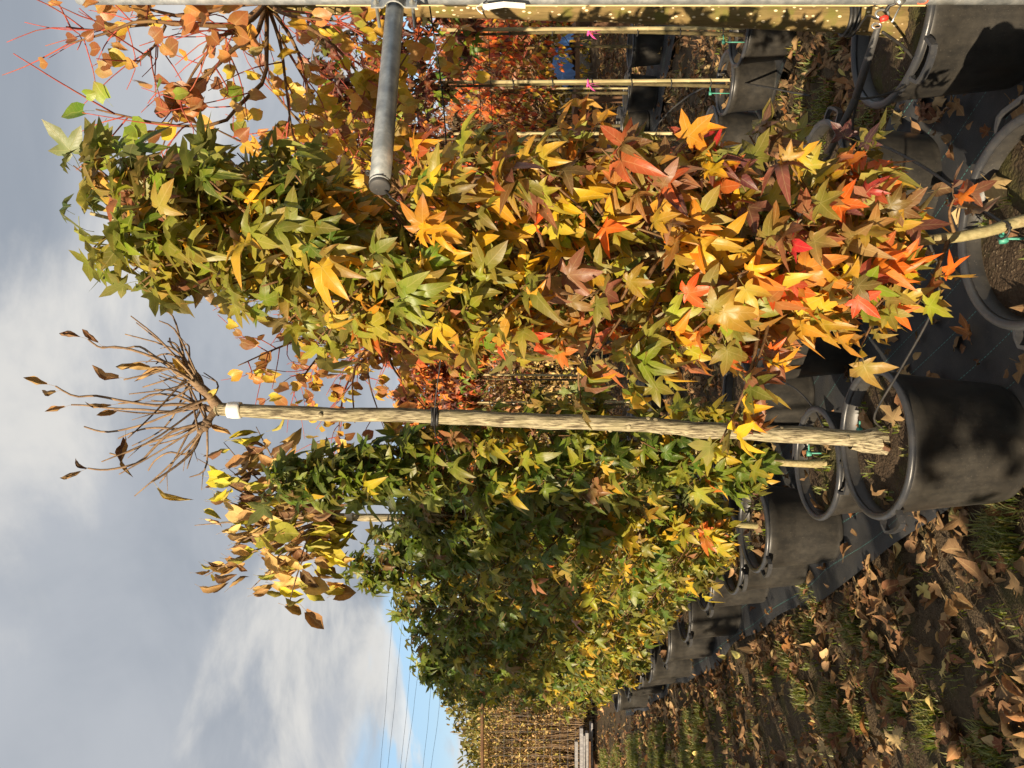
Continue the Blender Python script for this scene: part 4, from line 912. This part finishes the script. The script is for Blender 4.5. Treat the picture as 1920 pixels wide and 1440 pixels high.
# irrigation wires, hoses and support wires
def line(name, pts, r, mat, label, cat, n=24, group=None, sides=6):
    m = MB(); m.tube(poly(pts, n), r, sides); return tag(m.build(name, mat), label, cat, group)
wz = 1.83
line('support_wire', [np.array((PC[0] - 0.02, PC[1] + 0.02, 1.82)), np.array((0.72, 2.2, 1.79)), np.array((0.25, 2.35, 1.80)), P(814, 790, 2.46), P(838, 856, 2.8), np.array((-0.55, 3.4, 1.81)), np.array((-1.4, 5.0, 1.8))], 0.0022, WIRE, 'thin dark wire from steel post to the bare stem and hedge', 'wire', 30)
line('guy_wire', [P(712, 340, 1.615), P(735, 372, 1.60), P(770, 392, 1.62), P(800, 400, 1.7)], 0.0022, WIRE, 'short dark wire hanging from the capped pipe end', 'wire', 10)
for k, zz in enumerate((1.79, 1.72)):
    p0, p1 = ROW2[0], ROW2[-1]; line('training_wire', [(p0[0] + .6, p0[1] - 1.0, zz + 0.03), ((p0[0] + p1[0]) / 2, (p0[1] + p1[1]) / 2, zz - 0.02), (p1[0], p1[1], zz)], 0.0022, WIRE, ('upper' if k == 0 else 'lower') + ' dark training wire along the staked row', 'wire', 20)
line('drip_hose', [P(1655, 803, 2.44), P(1640, 778, 2.36), P(1690, 690, 2.2), P(1745, 590, 2.05), P(1763, 520, 1.97), P(1740, 450, 1.9)], 0.0034, HOSE, 'thin dark drip hose arching from the bare tree pot to the sweetgum', 'hose', 30)
line('drip_hose', [P(1405, 700, 3.55), P(1440, 705, 3.4), P(1490, 728, 3.2), P(1525, 765, 3.05), P(1543, 800, 2.95)], 0.0034, HOSE, 'thin hose arching over the shaded pots into the pot behind', 'hose', 20)
line('drip_hose', [P(1610, 178, 2.3), P(1600, 250, 2.45), P(1660, 275, 2.3), P(1730, 312, 2.1), P(1800, 360, 1.9), P(1860, 405, 1.78), P(1895, 428, 1.72)], 0.0042, HOSE, 'dark hose running from the slanting rod to the sweetgum trunk', 'hose', 30)
line('drip_hose', [P(1610, 185, 2.3), P(1640, 182, 2.3), P(1690, 165, 2.3), P(1712, 140, 2.35)], 0.004, HOSE, 'short hose looped over the rim of the 70 pot', 'hose', 14)
line('drip_hose', [P(1655, 60, 2.08), P(1690, 85, 2.2), P(1715, 115, 2.28), P(1718, 135, 2.3)], 0.004, HOSE, 'dark hose between the shackle and the mossy trunk pot', 'hose', 14)
line('drip_hose', [np.array((1.5, 4.0, 0.05)), np.array((1.9, 4.9, 0.35)), np.array((1.75, 5.6, 0.6)), np.array((1.3, 6.2, 0.3)), np.array((0.8, 7.0, 0.06))], 0.006, HOSE, 'black hose slung across the leaf strewn alley between rows', 'hose', 20)
m = MB(); c = P(1605, 36, 2.36)
for dz in (-0.012, 0, 0.012): m.tube([c + np.array((0.05 * math.cos(a), 0.05 * math.sin(a), dz + 0.012 * math.cos(a))) for a in np.linspace(0, 6.283, 25)[:-1]] if False else [np.array((np.interp(c[2], (z_ca, fa[2]), (CER_A[0], fa[0])) + 0.0475 * math.cos(a), np.interp(c[2], (z_ca, fa[2]), (CER_A[1], fa[1])) + 0.0475 * math.sin(a), c[2] + dz)) for a in np.linspace(0, 6.283, 25)[:-1]], 0.0066, 6, closed=True)
tag(m.build('rubber_tie', TIE), 'wide black rubber tie round the thick mossy trunk', 'tie')
line('tie_strap', [P(1605, 60, 2.30), P(1625, 30, 2.2), P(1640, 34, 2.1), P(1648, 36, 2.06)], 0.003, TIE, 'thin strap from the trunk tie to the shackle', 'strap', 10)
m = MB(); c = P(1885, 430, 1.73)
m.tube([c + np.array((0.019 * math.cos(a), 0.019 * math.sin(a) + 0.01, 0.004 * math.sin(a))) for a in np.linspace(0, 6.283, 17)[:-1]], 0.003, 5, closed=True); tag(m.build('hose_tie', TIE), 'black tie holding the hose to the sweetgum trunk', 'tie')
def emitter(p, label, h=0.10):
    t = thing('drip_stake', label, 'drip stake', p); m = MB(); p = np.array(p)
    m.tube([p - np.array((0, 0, 0.03)), p + np.array((0, 0, h))], [0.003, 0.003], 6); m.build('spike', TEAL, t)
    m = MB(); m.box(p + np.array((0, 0, h)), (0.022, 0.012, 0.016), 0.4); m.tube([p + np.array((0.01, 0, h)), p + np.array((0.035, -0.01, h + 0.004))], 0.003, 6); m.build('emitter_head', TEAL, t)
emitter((STEM[0] + 0.035, STEM[1] + 0.02, z_stem), 'teal drip stake in the pot of the bare headed tree', 0.07)
emitter((GUM2[0] + 0.04, GUM2[1] - 0.02, z_gum2), 'teal drip stake in the pot behind the bare headed tree', 0.07)
emitter((MAIN[0] - 0.03, MAIN[1] + 0.04, z_main), 'teal drip stake beside the foreground sweetgum trunk', 0.05)
for i in (1, 2, 3): emitter((ROW2[i][0] - 0.06, ROW2[i][1], ROW2[i][2]), f'pale drip stake in the {ORD[i]} pot of the staked row', 0.12)
# clear label strip by the post
m = MB(); a = P(905, 8, 2.0); b = P(985, 6, 2.0)
for k in range(6):
    pass
v = [a + np.array((0, 0, 0)), a + np.array((-0.016, 0, 0)), (a + b) / 2 + np.array((0.0, -0.012, 0)), (a + b) / 2 + np.array((-0.015, -0.012, 0)), b, b + np.array((-0.014, 0, 0))]
v = v + [p + np.array((0.0, 0.0012, 0)) for p in v]
m.add(v, [(0, 1, 3, 2), (2, 3, 5, 4), (6, 8, 9, 7), (8, 10, 11, 9), (0, 6, 7, 1), (4, 5, 11, 10), (0, 2, 8, 6), (2, 4, 10, 8), (1, 7, 9, 3), (3, 9, 11, 5)])
m.tube([P(893, 14, 1.99), P(897, 20, 1.98), P(905, 26, 1.98)], 0.002, 5); m.tube([P(893, 14, 1.99), P(905, 6, 2.0)], 0.002, 5)
tag(m.build('plant_label', TAPE, None, False), 'shiny white plastic label strip hanging along the steel post', 'label')
# the figures 70 raised on the right hand pot
def figures70():
    t = thing('pot_mark', 'raised figures 70 on the big pot under the post', 'mark', (CER_A[0], CER_A[1], 0.2))
    def onpot(x, y):
        p = P(x, y, 1.0) - CAMP; d = p / np.linalg.norm(p); best = None
        for k in np.linspace(1.8, 3.2, 700):
            q = CAMP + d * k; r = 0.188 * 1.06 + (0.232 - 0.188) * 1.06 * (q[2] - 0.02) / 0.42
            if math.hypot(q[0] - CER_A[0], q[1] - CER_A[1]) < r + 0.0006: best = q; break
        return best
    m = MB(); pts = [onpot(1814 + 11 * math.cos(a), 94 + 13 * math.sin(a)) for a in np.linspace(0, 6.283, 17)[:-1]]
    if all(p is not None for p in pts): m.tube(pts, 0.0014, 5, closed=True)
    s = [onpot(x, y) for x, y in ((1799, 118), (1801, 106), (1820, 110))]
    if all(p is not None for p in s): m.tube(s, 0.0014, 5)
    if m.v: m.build('figures', CHALK, t)
figures70()

# ------------------------------------------------------------------ far left: dry hedge on a wire fence, boards, olive bushes, power lines
def blob_leaves(rng, n, centre, half, tpls, size, pal, shape='box'):
    if shape in ('box', 'clump'): p = (rng.random((n, 3)) * 2 - 1)
    else:
        p = nrmA(rng.normal(size=(n, 3))) * (rng.random((n, 1)) ** 0.4); p *= 1 + 0.25 * np.sin(p[:, [1]] * 7 + p[:, [0]] * 5)
    if shape != 'clump': p = p * np.array(half) + np.array(centre); p[:, 2] = np.maximum(p[:, 2], 0.02)
    if shape == 'clump':      # uneven face with thin patches
        q = rng.random((n * 2, 3)) * 2 - 1; dn = 0.5 + 0.3 * np.sin(q[:, 0] * 17 + 2.1 * np.sin(q[:, 2] * 6)) + 0.3 * np.sin(q[:, 2] * 9 + q[:, 0] * 23) + 0.2 * np.sin(q[:, 0] * 61 + q[:, 2] * 13)
        q = q[rng.random(n * 2) < np.clip(dn, 0.06, 1)][:n]; n = len(q); q[:, 1] += 0.35 * np.sin(q[:, 0] * 14 + q[:, 2] * 5); p = q * np.array(half) + np.array(centre); p[:, 2] = np.maximum(p[:, 2], 0.02)
    ROT = frames(rng.normal(size=(n, 3)) * np.array((0.7, 0.7, 1.0)) + np.array((0, 0, 0.4)), rng.normal(size=(n, 3)) + np.array((-.3, -0.6, .2)))
    return rng.integers(0, len(tpls), n), p, ROT, size * rng.uniform(0.5, 1.4, n), np.array([pick(rng, pal) for _ in range(n)])
def hedge(label, c, half, n, size, pal, seed, tpls, name, nstem, shape='box', cat='hedge', mat=LEAF_S, twig=0.006):
    rng = np.random.default_rng(seed); t = thing(name, label, cat, (c[0], c[1], 0))
    leaf_mass('foliage', tpls, *blob_leaves(rng, n, c, half, tpls, size, pal, shape), mat, t, rng=rng)
    m = MB()
    for _ in range(nstem):
        x, y = c[0] + rng.uniform(-1, 1) * half[0] * 0.9, c[1] + rng.uniform(-1, 1) * half[1] * 0.8; h = c[2] + half[2] * rng.uniform(0.1, 0.95)
        m.tube(poly([(x, y, -0.02), (x + rng.normal(0, .08), y + rng.normal(0, .05), h * .5), (x + rng.normal(0, .16), y + rng.normal(0, .08), h)], 6), list(np.linspace(twig, twig * 0.3, 6)), 4)
    m.build('stems', BARK_TWIG, t)['kind'] = 'stuff'; return t
DRYP = [([lin(184, 152, 98), lin(162, 130, 82), lin(200, 168, 112), lin(140, 110, 70)], 5), ([lin(140, 126, 56), lin(164, 148, 66)], 2)]
FY = 14.6
hedge('tall dry brown climber hedge behind wire mesh at the field end', (-7.9, FY + 0.45, 1.14), (3.4, 0.42, 1.08), 42000, 0.060, DRYP, 501, FLAKE, 'dry_hedge', 1500, 'clump', mat=DRY_S, twig=0.009)
hedge('dry brown hedge continuing behind the sweetgum row', (-1.9, FY + 1.0, 1.1), (3.1, 0.45, 1.1), 5000, 0.09, DRYP, 502, OVAL, 'dry_hedge', 150, mat=DRY_S)
OLV = [([lin(132, 128, 66), lin(112, 112, 54), lin(152, 146, 78), lin(96, 98, 50)], 5), ([lin(166, 146, 76)], 1)]
hedge('rounded olive bush rising above the dry hedge', (-5.9, FY + 2.1, 1.55), (1.9, 0.9, 1.45), 30000, 0.13, OLV, 503, FLAKE, 'olive_bush', 90, 'ball', 'bush')
hedge('lower olive bush sloping away behind the hedge rail', (-8.6, FY + 2.3, 1.30), (2.6, 0.9, 1.15), 30000, 0.13, OLV, 504, FLAKE, 'olive_bush', 80, 'ball', 'bush')
def wire_fence():
    t = thing('wire_fence', 'wire mesh fence with brown top rail across the field end', 'fence', (-7.5, FY - 0.12, 0)); y = FY - 0.12
    m = MB(); m.tube([(-11.5, y + .05, 2.15), (-8, y + .05, 2.16), (-3.2, y + .05, 2.17)], 0.032, 8); m.build('top_rail', BROWNWOOD, t)
    for x in (-10.6, -8.1, -4.6, -3.4):
        m = MB(); m.tube([(x, y + .06, -.05), (x, y + .06, 2.2)], 0.05, 8); m.build('post', BROWNWOOD, t)
    m = MB()
    for z in np.arange(0.1, 2.0, 0.15): m.tube([(-11.5, y, z), (-3.2, y, z)], 0.0013, 4)
    for x in np.arange(-11.5, -3.2, 0.15): m.tube([(x, y, 0.02), (x, y, 2.0)], 0.0013, 4)
    m.build('mesh_wires', GALV, t)['kind'] = 'stuff'
wire_fence()
rb = np.random.default_rng(55)
BL = ['lowest grey board in the pile beside the wire mesh', 'second grey board from the bottom of the fence pile', 'third grey board up in the fence pile', 'fourth grey board up in the fence pile, weathered', 'topmost grey board in the fence pile', 'pale thin batten lying on the fence pile', 'short brown batten leaning in the fence pile']
for i in range(7):
    m = MB(); L0 = (3.2, 3.4, 3.0, 2.6, 1.8, 2.4, 1.4)[i]; xr = (-6.25, -6.35, -6.3, -6.55, -7.1, -6.4, -6.5)[i]; z = (0.14, 0.235, 0.33, 0.42, 0.52, 0.285, 0.185)[i]
    m.box((xr - L0 / 2, FY - 0.42 - 0.03 * i, z), (L0, 0.10, (0.055 if i < 5 else 0.03)), rb.normal(0, .02)); o = m.build('board', GREYWOOD if i < 6 else BROWNWOOD, None, False); tag(o, BL[i], 'board')
m = MB(); m.box((-8.2, FY - 0.45, 0.045), (0.25, 0.5, 0.10)); tag(m.build('timber_bearer', BROWNWOOD, None, False), 'dark timber bearer under the pile of grey boards', 'timber')
m = MB(); m.box((-7.0, FY - 0.45, 0.045), (0.25, 0.5, 0.10)); tag(m.build('timber_bearer', BROWNWOOD, None, False), 'timber bearer under the near end of the grey boards', 'timber')
PLW = ['topmost', 'second highest', 'third highest', 'fourth highest', 'fifth highest', 'lowest']
for i, (a, b) in enumerate((((730, 1230), (713, 1440)), ((748, 1230), (727, 1440)), ((770, 1245), (751, 1440)), ((784, 1260), (760, 1440)), ((808, 1290), (793, 1440)), ((828, 1290), (808, 1440)))):
    DD = 120.0; p, q = P(*a, DD + 20), P(*b, DD); e0 = p + (p - q) * 2.2; e1 = q + (q - p) * 1.2
    line('power_line', [e0, p, (p + q) / 2 - np.array((0, 0, .1)), q, e1], 0.024, WIRE, f'{PLW[i]} of the overhead power lines crossing the blue gap', 'power line', 30, None, 4)
m = MB()

# ------------------------------------------------------------------ backdrop on the right: bare tree, mixed woodland edge, tarp, pale shed
def twig_tree(label, x, y, h, rad, seed, bark):
    rng = np.random.default_rng(seed); t = thing('leafless_tree', label, 'tree', (x, y, 0)); m = MB()
    m.tube([(x, y, -.05), (x, y, h * .35), (x, y, h * .6)], [.07, .05, .03], 8); m.build('trunk', BARK_BRANCH, t); tw = MB()
    for i in range(150):
        z0 = h * rng.uniform(.25, .6); a = rng.random() * 6.283; e = np.array((x + rad * math.cos(a) * rng.uniform(.3, 1), y + rad * math.sin(a) * rng.uniform(.3, 1), z0 + h * rng.uniform(.1, .42))); s = np.array((x, y, z0))
        q = poly((s, (s + e) / 2 + np.array((0, 0, -.06)), e), 6); tw.tube(q, list(np.linspace(.012, .003, 6)), 4)
        for _ in range(4): b = along(q, rng.uniform(.3, 1)); tw.tube([b, b + nrm(e - s + rng.normal(0, .4, 3)) * rng.uniform(.15, .4)], [.005, .002], 3)
    tw.build('twigs', bark, t)['kind'] = 'stuff'
    rng = np.random.default_rng(seed + 1); leaf_mass('leaves', OVAL, *blob_leaves(rng, 1500, (x, y, h * .64), (rad, rad, h * .3), OVAL, .095, [([lin(160, 112, 76), lin(176, 128, 80), lin(150, 92, 72), lin(132, 96, 60)], 1)], 'ball'), LEAF_S, t, rng=rng)
twig_tree('pinkish leafless twiggy tree beyond the orange trees', 6.6, 12.5, 3.4, 1.7, 601, BARK_RED)
twig_tree('brown leafless twiggy tree behind the second row crowns', 4.4, 13.0, 3.2, 1.5, 602, BARK_TWIG)
twig_tree('leafless shrub tree seen left of the dark maples', 2.6, 13.5, 3.0, 1.3, 603, BARK_BRANCH)
for i, (x, y, h, r_, bk, lb) in enumerate(((9.2, 14.6, 3.5, 1.9, BARK_TWIG, 'tall brown leafless tree behind the rusty bush'), (7.6, 16.2, 3.7, 1.8, BARK_RED, 'tall reddish leafless tree behind the pinkish one'), (5.2, 15.0, 3.5, 1.7, BARK_BRANCH, 'tall leafless tree above the blue tarpaulin'), (3.4, 15.6, 3.6, 1.8, BARK_RED, 'reddish leafless tree beyond the dark maples'), (1.2, 15.2, 3.4, 1.7, BARK_TWIG, 'leafless tree in line with the bare stem'), (-0.9, 15.8, 3.2, 1.5, BARK_BRANCH, 'leafless tree beyond the inner line of sweetgums'))): twig_tree(lb, x, y, h, r_, 620 + i * 3, bk)
MIX = lambda c: [(c, 4), ([lin(120, 104, 56), lin(140, 112, 60)], 1.5), ([lin(90, 96, 44)], 0.8)]
for i, (x, y, w, h, c, lb) in enumerate(((9.0, 15.5, 2.4, 1.5, ORF, 'rusty orange beech bush at the end of the third row'), (5.5, 16.0, 2.4, 1.35, ORY, 'yellow olive bush behind the blue tarp'), (2.2, 16.5, 2.3, 1.25, MAPLE, 'dark red brown bush far beyond the staked row'), (-0.6, 17.5, 2.2, 1.3, ORY, 'yellowing bush beside the pale shed'), (13.0, 17, 2.6, 1.6, MAPO, 'orange bush beyond the far pots'))):
    hedge(lb, (x, y, h * 0.85), (w, 0.9, h), 4200, 0.10, MIX(c), 700 + i, OVAL, 'autumn_bush', 70, 'ball', 'bush')
def tarp():
    rng = np.random.default_rng(3); c = np.array((4.15, 9.9, 0.88)); n = 26; V = []
    for i in range(n):
        for j in range(n):
            u, v = i / (n - 1) * 2 - 1, j / (n - 1) * 2 - 1; r = math.hypot(u, v)
            V.append((c[0] + u * 0.32, c[1] + v * 0.26, c[2] + 0.16 * max(0, 1 - r * r * .7) - 0.16 * max(0, r - 0.8) + 0.028 * math.sin(u * 19 + v * 5) + rng.normal() * .012))
    F = [(i * n + j, (i + 1) * n + j, (i + 1) * n + j + 1, i * n + j + 1) for i in range(n - 1) for j in range(n - 1)]
    m = MB(); m.add(V, F); tag(m.build('tarpaulin', BLUE), 'crumpled blue tarpaulin bundle on a low bench', 'tarpaulin')
    t = thing('bench', 'low dark timber bench under the blue tarpaulin', 'bench', (4.15, 9.9, 0)); m = MB(); m.box((4.15, 9.9, 0.78), (1.3, 0.6, 0.05)); m.build('bench_top', BROWNWOOD, t, False)
    for sx in (-.58, .58):
        for sy in (-.24, .24): m = MB(); m.box((4.15 + sx, 9.9 + sy, 0.375), (0.06, 0.06, 0.76)); m.build('leg', BROWNWOOD, t, False)
tarp()
def shed():
    t = thing('shed', 'low pale boarded shed glimpsed beside the bare stem', 'shed', (-0.5, 19.5, 0)); rng = np.random.default_rng(8)
    for i in range(24):
        m = MB(); m.box((-3.1 + i * 0.25, 19.5 + rng.normal() * .004, 0.85), (0.235, 0.03, 1.7)); m.build('plank', PALEWALL, t, False)
    m = MB(); m.box((-0.2, 20.6, 0.85), (5.9, 2.1, 1.68)); m.build('body', DARKWALL, t, False)
    m = MB(); v = [(-3.5, 19.25, 1.72), (3.1, 19.25, 1.72), (3.1, 21.9, 1.95), (-3.5, 21.9, 1.95)]; v += [(a, b, c + .06) for a, b, c in v]; m.add(v, [(0, 3, 2, 1), (4, 5, 6, 7), (0, 1, 5, 4), (1, 2, 6, 5), (2, 3, 7, 6), (3, 0, 4, 7)]); m.build('roof', BROWNWOOD, t, False)
    m = MB(); m.box((1.1, 19.47, 0.8), (0.8, 0.04, 1.5)); m.build('door', BROWNWOOD, t, False)
shed()
rf = np.random.default_rng(66)
for i in range(16):     # hedgerow that closes the view
    x = -32 + i * 5.2; hedge(f'far hedgerow bush closing the field, {ORD[i]} along', (x, 34 + rf.uniform(-2, 2), 1.35), (3.4, 1.3, rf.uniform(1.1, 1.7)), 1100, 0.26, MIX(OLI), 900 + i, OVAL, 'hedgerow_bush', 14, 'ball', 'bush', twig=.03)

# ------------------------------------------------------------------ the row behind the photographer's left shoulder (its shade falls across the path and hedge)
ROW0 = np.array((-2.94, 0.0)); rz0 = np.random.default_rng(71)
for i in range(-4, 16):
    p = np.array((-2.51, -0.81)) + ROWD * (i * 0.60) + rz0.normal(0, 0.03, 2)
    pot(POT_B, p[0], p[1], rz0.uniform(0, 6), f'black pot in the row across the path, {ORD[i + 4]} along', 'pots across the path')
    crown_tree(f'low feathered sweetgum across the path, {ORD[i + 4]} along', p[0], p[1], 0.36, 0.42, (1.80 if i == 0 else 1.42 + rz0.uniform(-.2, .22)), 0.24, 300, 0.075, lambda rng, t: pick(rng, [(GREEN, 3), (YEL, 2), (BRO, 1)]), 800 + i, 'sweetgums across the path', 0, STARL, STARL, 'sweetgum_tree', nb=40)  # taller tree added out of view so its shade falls on the bare tree's pot
for i in range(0, 9):
    p = ROW0 + np.array((-0.534, 1.0)) * (0.15 + i * 0.94) + ROWN * -0.35
    pot(POT_B, p[0], p[1], rz0.uniform(0, 6), f'black pot of the standard tree across the path, {ORD[i]} along', 'standard pots across the path')
    crown_tree(f'tall standard tree across the path, {ORD[i]} along', p[0], p[1], 0.36, 2.72, 3.85, 0.52, 800, 0.10, lambda rng, t: pick(rng, [(OLI, 3), (BRO, 2), (YEL, 1)]), 850 + i, 'standard trees across the path', 0, HEART, HEART, 'standard_tree', r=0.026, nb=50)

# ------------------------------------------------------------------ fallen leaves and grass
FALL = [([lin(120, 86, 60), lin(100, 70, 48), lin(138, 102, 70), lin(84, 58, 42), lin(112, 74, 48)], 6), ([lin(168, 136, 96), lin(178, 150, 108)], 1.1), ([lin(150, 98, 56)], 0.5), ([lin(212, 190, 120)], 0.25)]
def scatter(rng, n, test):
    out = []
    while len(out) < n:
        d = 1.55 + (rng.random(4000) ** 0.9) * 12.5; u = rng.uniform(-120, 1560, 4000); x = (u - 720) / FPX * d; p = np.stack((x, d), 1)
        k = test(p, rng); out += p[k].tolist()
    return np.array(out[:n])
def pnoise(p, s, ph=0.0): return 0.5 + 0.25 * (np.sin(p[:, 0] * s + 1.3 * np.sin(p[:, 1] * s * .7 + ph)) + np.sin(p[:, 1] * s * 1.3 + 1.7 * np.sin(p[:, 0] * s * .9 + ph * 2)))
def litter_test(p, rng):
    w = strip_w(p, EDGE); inpot = np.zeros(len(p), bool)
    for (x, y, r, z) in POTS:
        if y > -0.5: inpot |= (p[:, 0] - x) ** 2 + (p[:, 1] - y) ** 2 < (r * 0.86) ** 2
    pr = np.where(w < 0, np.exp(w / 0.5) * 1.3 * (0.12 + pnoise(p, 4.3) ** 1.5) + 0.55 * np.clip(pnoise(p, 3.1, 1.0) - 0.35, 0, 1) + 0.06, 0.0)
    fab = on_fabric(p); pr = np.where((w > 1.52) & ~fab, 0.62, pr); pr = np.where(fab, 0.07 + 0.5 * ((w > 1.22) & (w < 1.52)), pr)
    return (rng.random(len(p)) < np.clip(pr, 0, 1)) & ~inpot
rl = np.random.default_rng(15)
pts = scatter(rl, 12500, litter_test)
def ground_frames(rng, n, tilt=0.34):
    a = rng.random(n) * 6.283; T = np.stack((np.cos(a), np.sin(a), rng.normal(0, tilt * .6, n)), 1); N_ = np.stack((rng.normal(0, tilt, n), rng.normal(0, tilt, n), np.ones(n) * np.where(rng.random(n) < .4, -1, 1)), 1); return frames(T, N_)
n = len(pts); zz = gz(pts[:, 0], pts[:, 1]) + np.where(on_fabric(pts), 0.040, 0.014) + rl.random(n) * 0.022
PO = np.column_stack((pts, zz)); RO = ground_frames(rl, n); SCL = 0.026 + 0.05 * rl.random(n) ** 1.6; CLR = np.array([pick(rl, FALL) for _ in range(n)]); WH = rl.integers(0, len(LITTER), n)
# leaves lying in pots
pl = []
for (x, y, r, z) in POTS[:12] + POTS[-60:]:
    if y < 1 or y > 6.5: continue
    for _ in range(rl.integers(5, 13)):
        a = rl.random() * 6.283; q = r * 0.86 * math.sqrt(rl.random()); pl.append((x + q * math.cos(a), y + q * math.sin(a), z + 0.012 + rl.random() * .02))
pl = np.array(pl); k = len(pl)
PO = np.concatenate((PO, pl)); RO = np.concatenate((RO, ground_frames(rl, k, .5))); SCL = np.concatenate((SCL, rl.uniform(.035, .06, k))); CLR = np.concatenate((CLR, np.array([pick(rl, FALL) for _ in range(k)]))); WH = np.concatenate((WH, rl.integers(0, len(LITTER), k)))
siz = SCL / np.linalg.norm(PO - CAMP, axis=1) * np.where(in_view(PO, 0), 1, 0)
od = np.argsort(-siz); big = od[:300]; rest = od[300:]
SHP = ['tightly curled', 'rolled', 'cupped', 'star shaped', 'flat lobed', 'upturned star', 'folded star', 'oval', 'broad', 'half rolled']
POTN = {0: 'in the foreground sweetgum pot', 1: 'in the bare headed tree pot', 2: 'in the pot behind the bare stem', 3: 'in the crooked trunk pot'}
for o, i in zip(leaf_parts('fallen_leaf', LITTER, WH[big], PO[big], RO[big], SCL[big], CLR[big], DRY_O, None), big):
    p2 = PO[i][:2]; lum = float(CLR[i].mean()); tone = 'dark brown' if lum < 0.06 else 'brown' if lum < 0.10 else 'tan' if lum < 0.19 else 'pale'
    where = None
    for k_, (x, y, r, z) in enumerate(POTS):
        if (p2[0] - x) ** 2 + (p2[1] - y) ** 2 < r * r: where = POTN.get(k_, 'in the 70 pot' if abs(x - CER_A[0]) < .05 else 'in a shaded pot'); break
    if where is None: where = 'on the black ground fabric' if on_fabric(p2) else ('on the soil path' if strip_w(p2, EDGE) < -0.5 else 'along the fabric edge' if strip_w(p2, EDGE) < 0 else 'in the alley behind the fabric')
    lb = f'{tone} {SHP[WH[i]]} fallen leaf lying {where}'
    tag(o, lb, 'leaf', lb.replace('leaf', 'leaves'))
o = leaf_mass('leaf_litter', LITTER, WH[rest], PO[rest], RO[rest], SCL[rest], CLR[rest], DRY_S, None, rng=rl); tag(o, 'brown leaf litter strewn over path and alleys', 'leaves')

def grass():
    rng = np.random.default_rng(19); V = []; F = []; C = []
    GR = [lin(104, 132, 36), lin(128, 152, 46), lin(88, 112, 34), lin(150, 152, 70)]
    def tuft(x, y, n, h, spread):
        for _ in range(n):
            a = rng.random() * 6.283; r = spread * math.sqrt(rng.random()); bx, by = x + r * math.cos(a), y + r * math.sin(a); bz = float(gz(bx, by)) - 0.008
            le = rng.uniform(0.2, 0.9) * h; hh = h * rng.uniform(.5, 1.1); da = rng.random() * 6.283; dx, dy = math.cos(da) * le, math.sin(da) * le; w = 0.0022 + 0.0012 * rng.random(); px, py = -math.sin(da) * w, math.cos(da) * w
            o = len(V); V.extend([(bx - px, by - py, bz), (bx + px, by + py, bz), (bx + dx * .4 - px * .8, by + dy * .4 - py * .8, bz + hh * .7), (bx + dx * .4 + px * .8, by + dy * .4 + py * .8, bz + hh * .7), (bx + dx, by + dy, bz + hh)])
            F.extend([(o, o + 1, o + 3, o + 2), (o + 2, o + 3, o + 4)]); c = pick(rng, [(GR, 1)]); C.extend([(*c, 1)] * 5)
    for (x, y) in ((1520, 1110), (1515, 1190), (1545, 1330), (1560, 1345), (1640, 1225), (1690, 1330), (1600, 1345), (1480, 1235), (1500, 1310), (1440, 1250), (1610, 1200), (1760, 1400), (1850, 1420), (1890, 990), (1900, 1000)):
        dd = FPX * EYE / (x - 960); q = P(x, y, dd)
        for _ in range(3): tuft(q[0] + rng.normal(0, .05), q[1] + rng.normal(0, .05), 70, .065, .06)
    for (x, y) in ((1500, 80), (1530, 130), (1560, 180), (1590, 70), (1545, 220), (1640, 210), (1700, 190), (1620, 260)):
        dd = FPX * EYE / (x - 960); q = P(x, y, dd); tuft(q[0], q[1], 60, .09, .07)
    def many(n, h, nb, test):
        k = 0
        while k < n:
            d = rng.uniform(2.3, 14.3); u = rng.uniform(-60, 1440); x = (u - 720) / FPX * d; w = strip_w(np.array((x, d)), EDGE)
            if on_fabric(np.array((x, d))) or not test(x, d, w): continue
            tuft(x, d, nb, h * rng.uniform(.5, 1.2), .06); k += 1
    many(150, .035, 18, lambda x, d, w: w < -0.15 and d < 7)
    many(1500, .07, 24, lambda x, d, w: w < -0.25 and d > 5.6 and (math.sin(d * 4.2 + x * 0.6) > 0.25 or rng.random() < .08))
    many(160, .07, 24, lambda x, d, w: w > 1.5)
    for (x, y, r, z) in POTS[:14]:
        for _ in range(10):
            a = rng.random() * 6.283; q = r * .8 * math.sqrt(rng.random()); o = len(V); tuft(x + q * math.cos(a), y + q * math.sin(a), 8, .03, .02)
            for i in range(o, len(V)): V[i] = (V[i][0], V[i][1], V[i][2] + z)
    me = bpy.data.meshes.new('grass'); me.from_pydata(V, [], F); ca = me.color_attributes.new('Col', 'FLOAT_COLOR', 'POINT'); ca.data.foreach_set('color', np.array(C, np.float32).ravel()); me.uv_layers.new(name='UVMap'); me.materials.append(LEAF_S)
    o = link('grass', me); o['kind'] = 'stuff'; tag(o, 'thin green grass tufts on the path and alleys', 'grass')
grass()
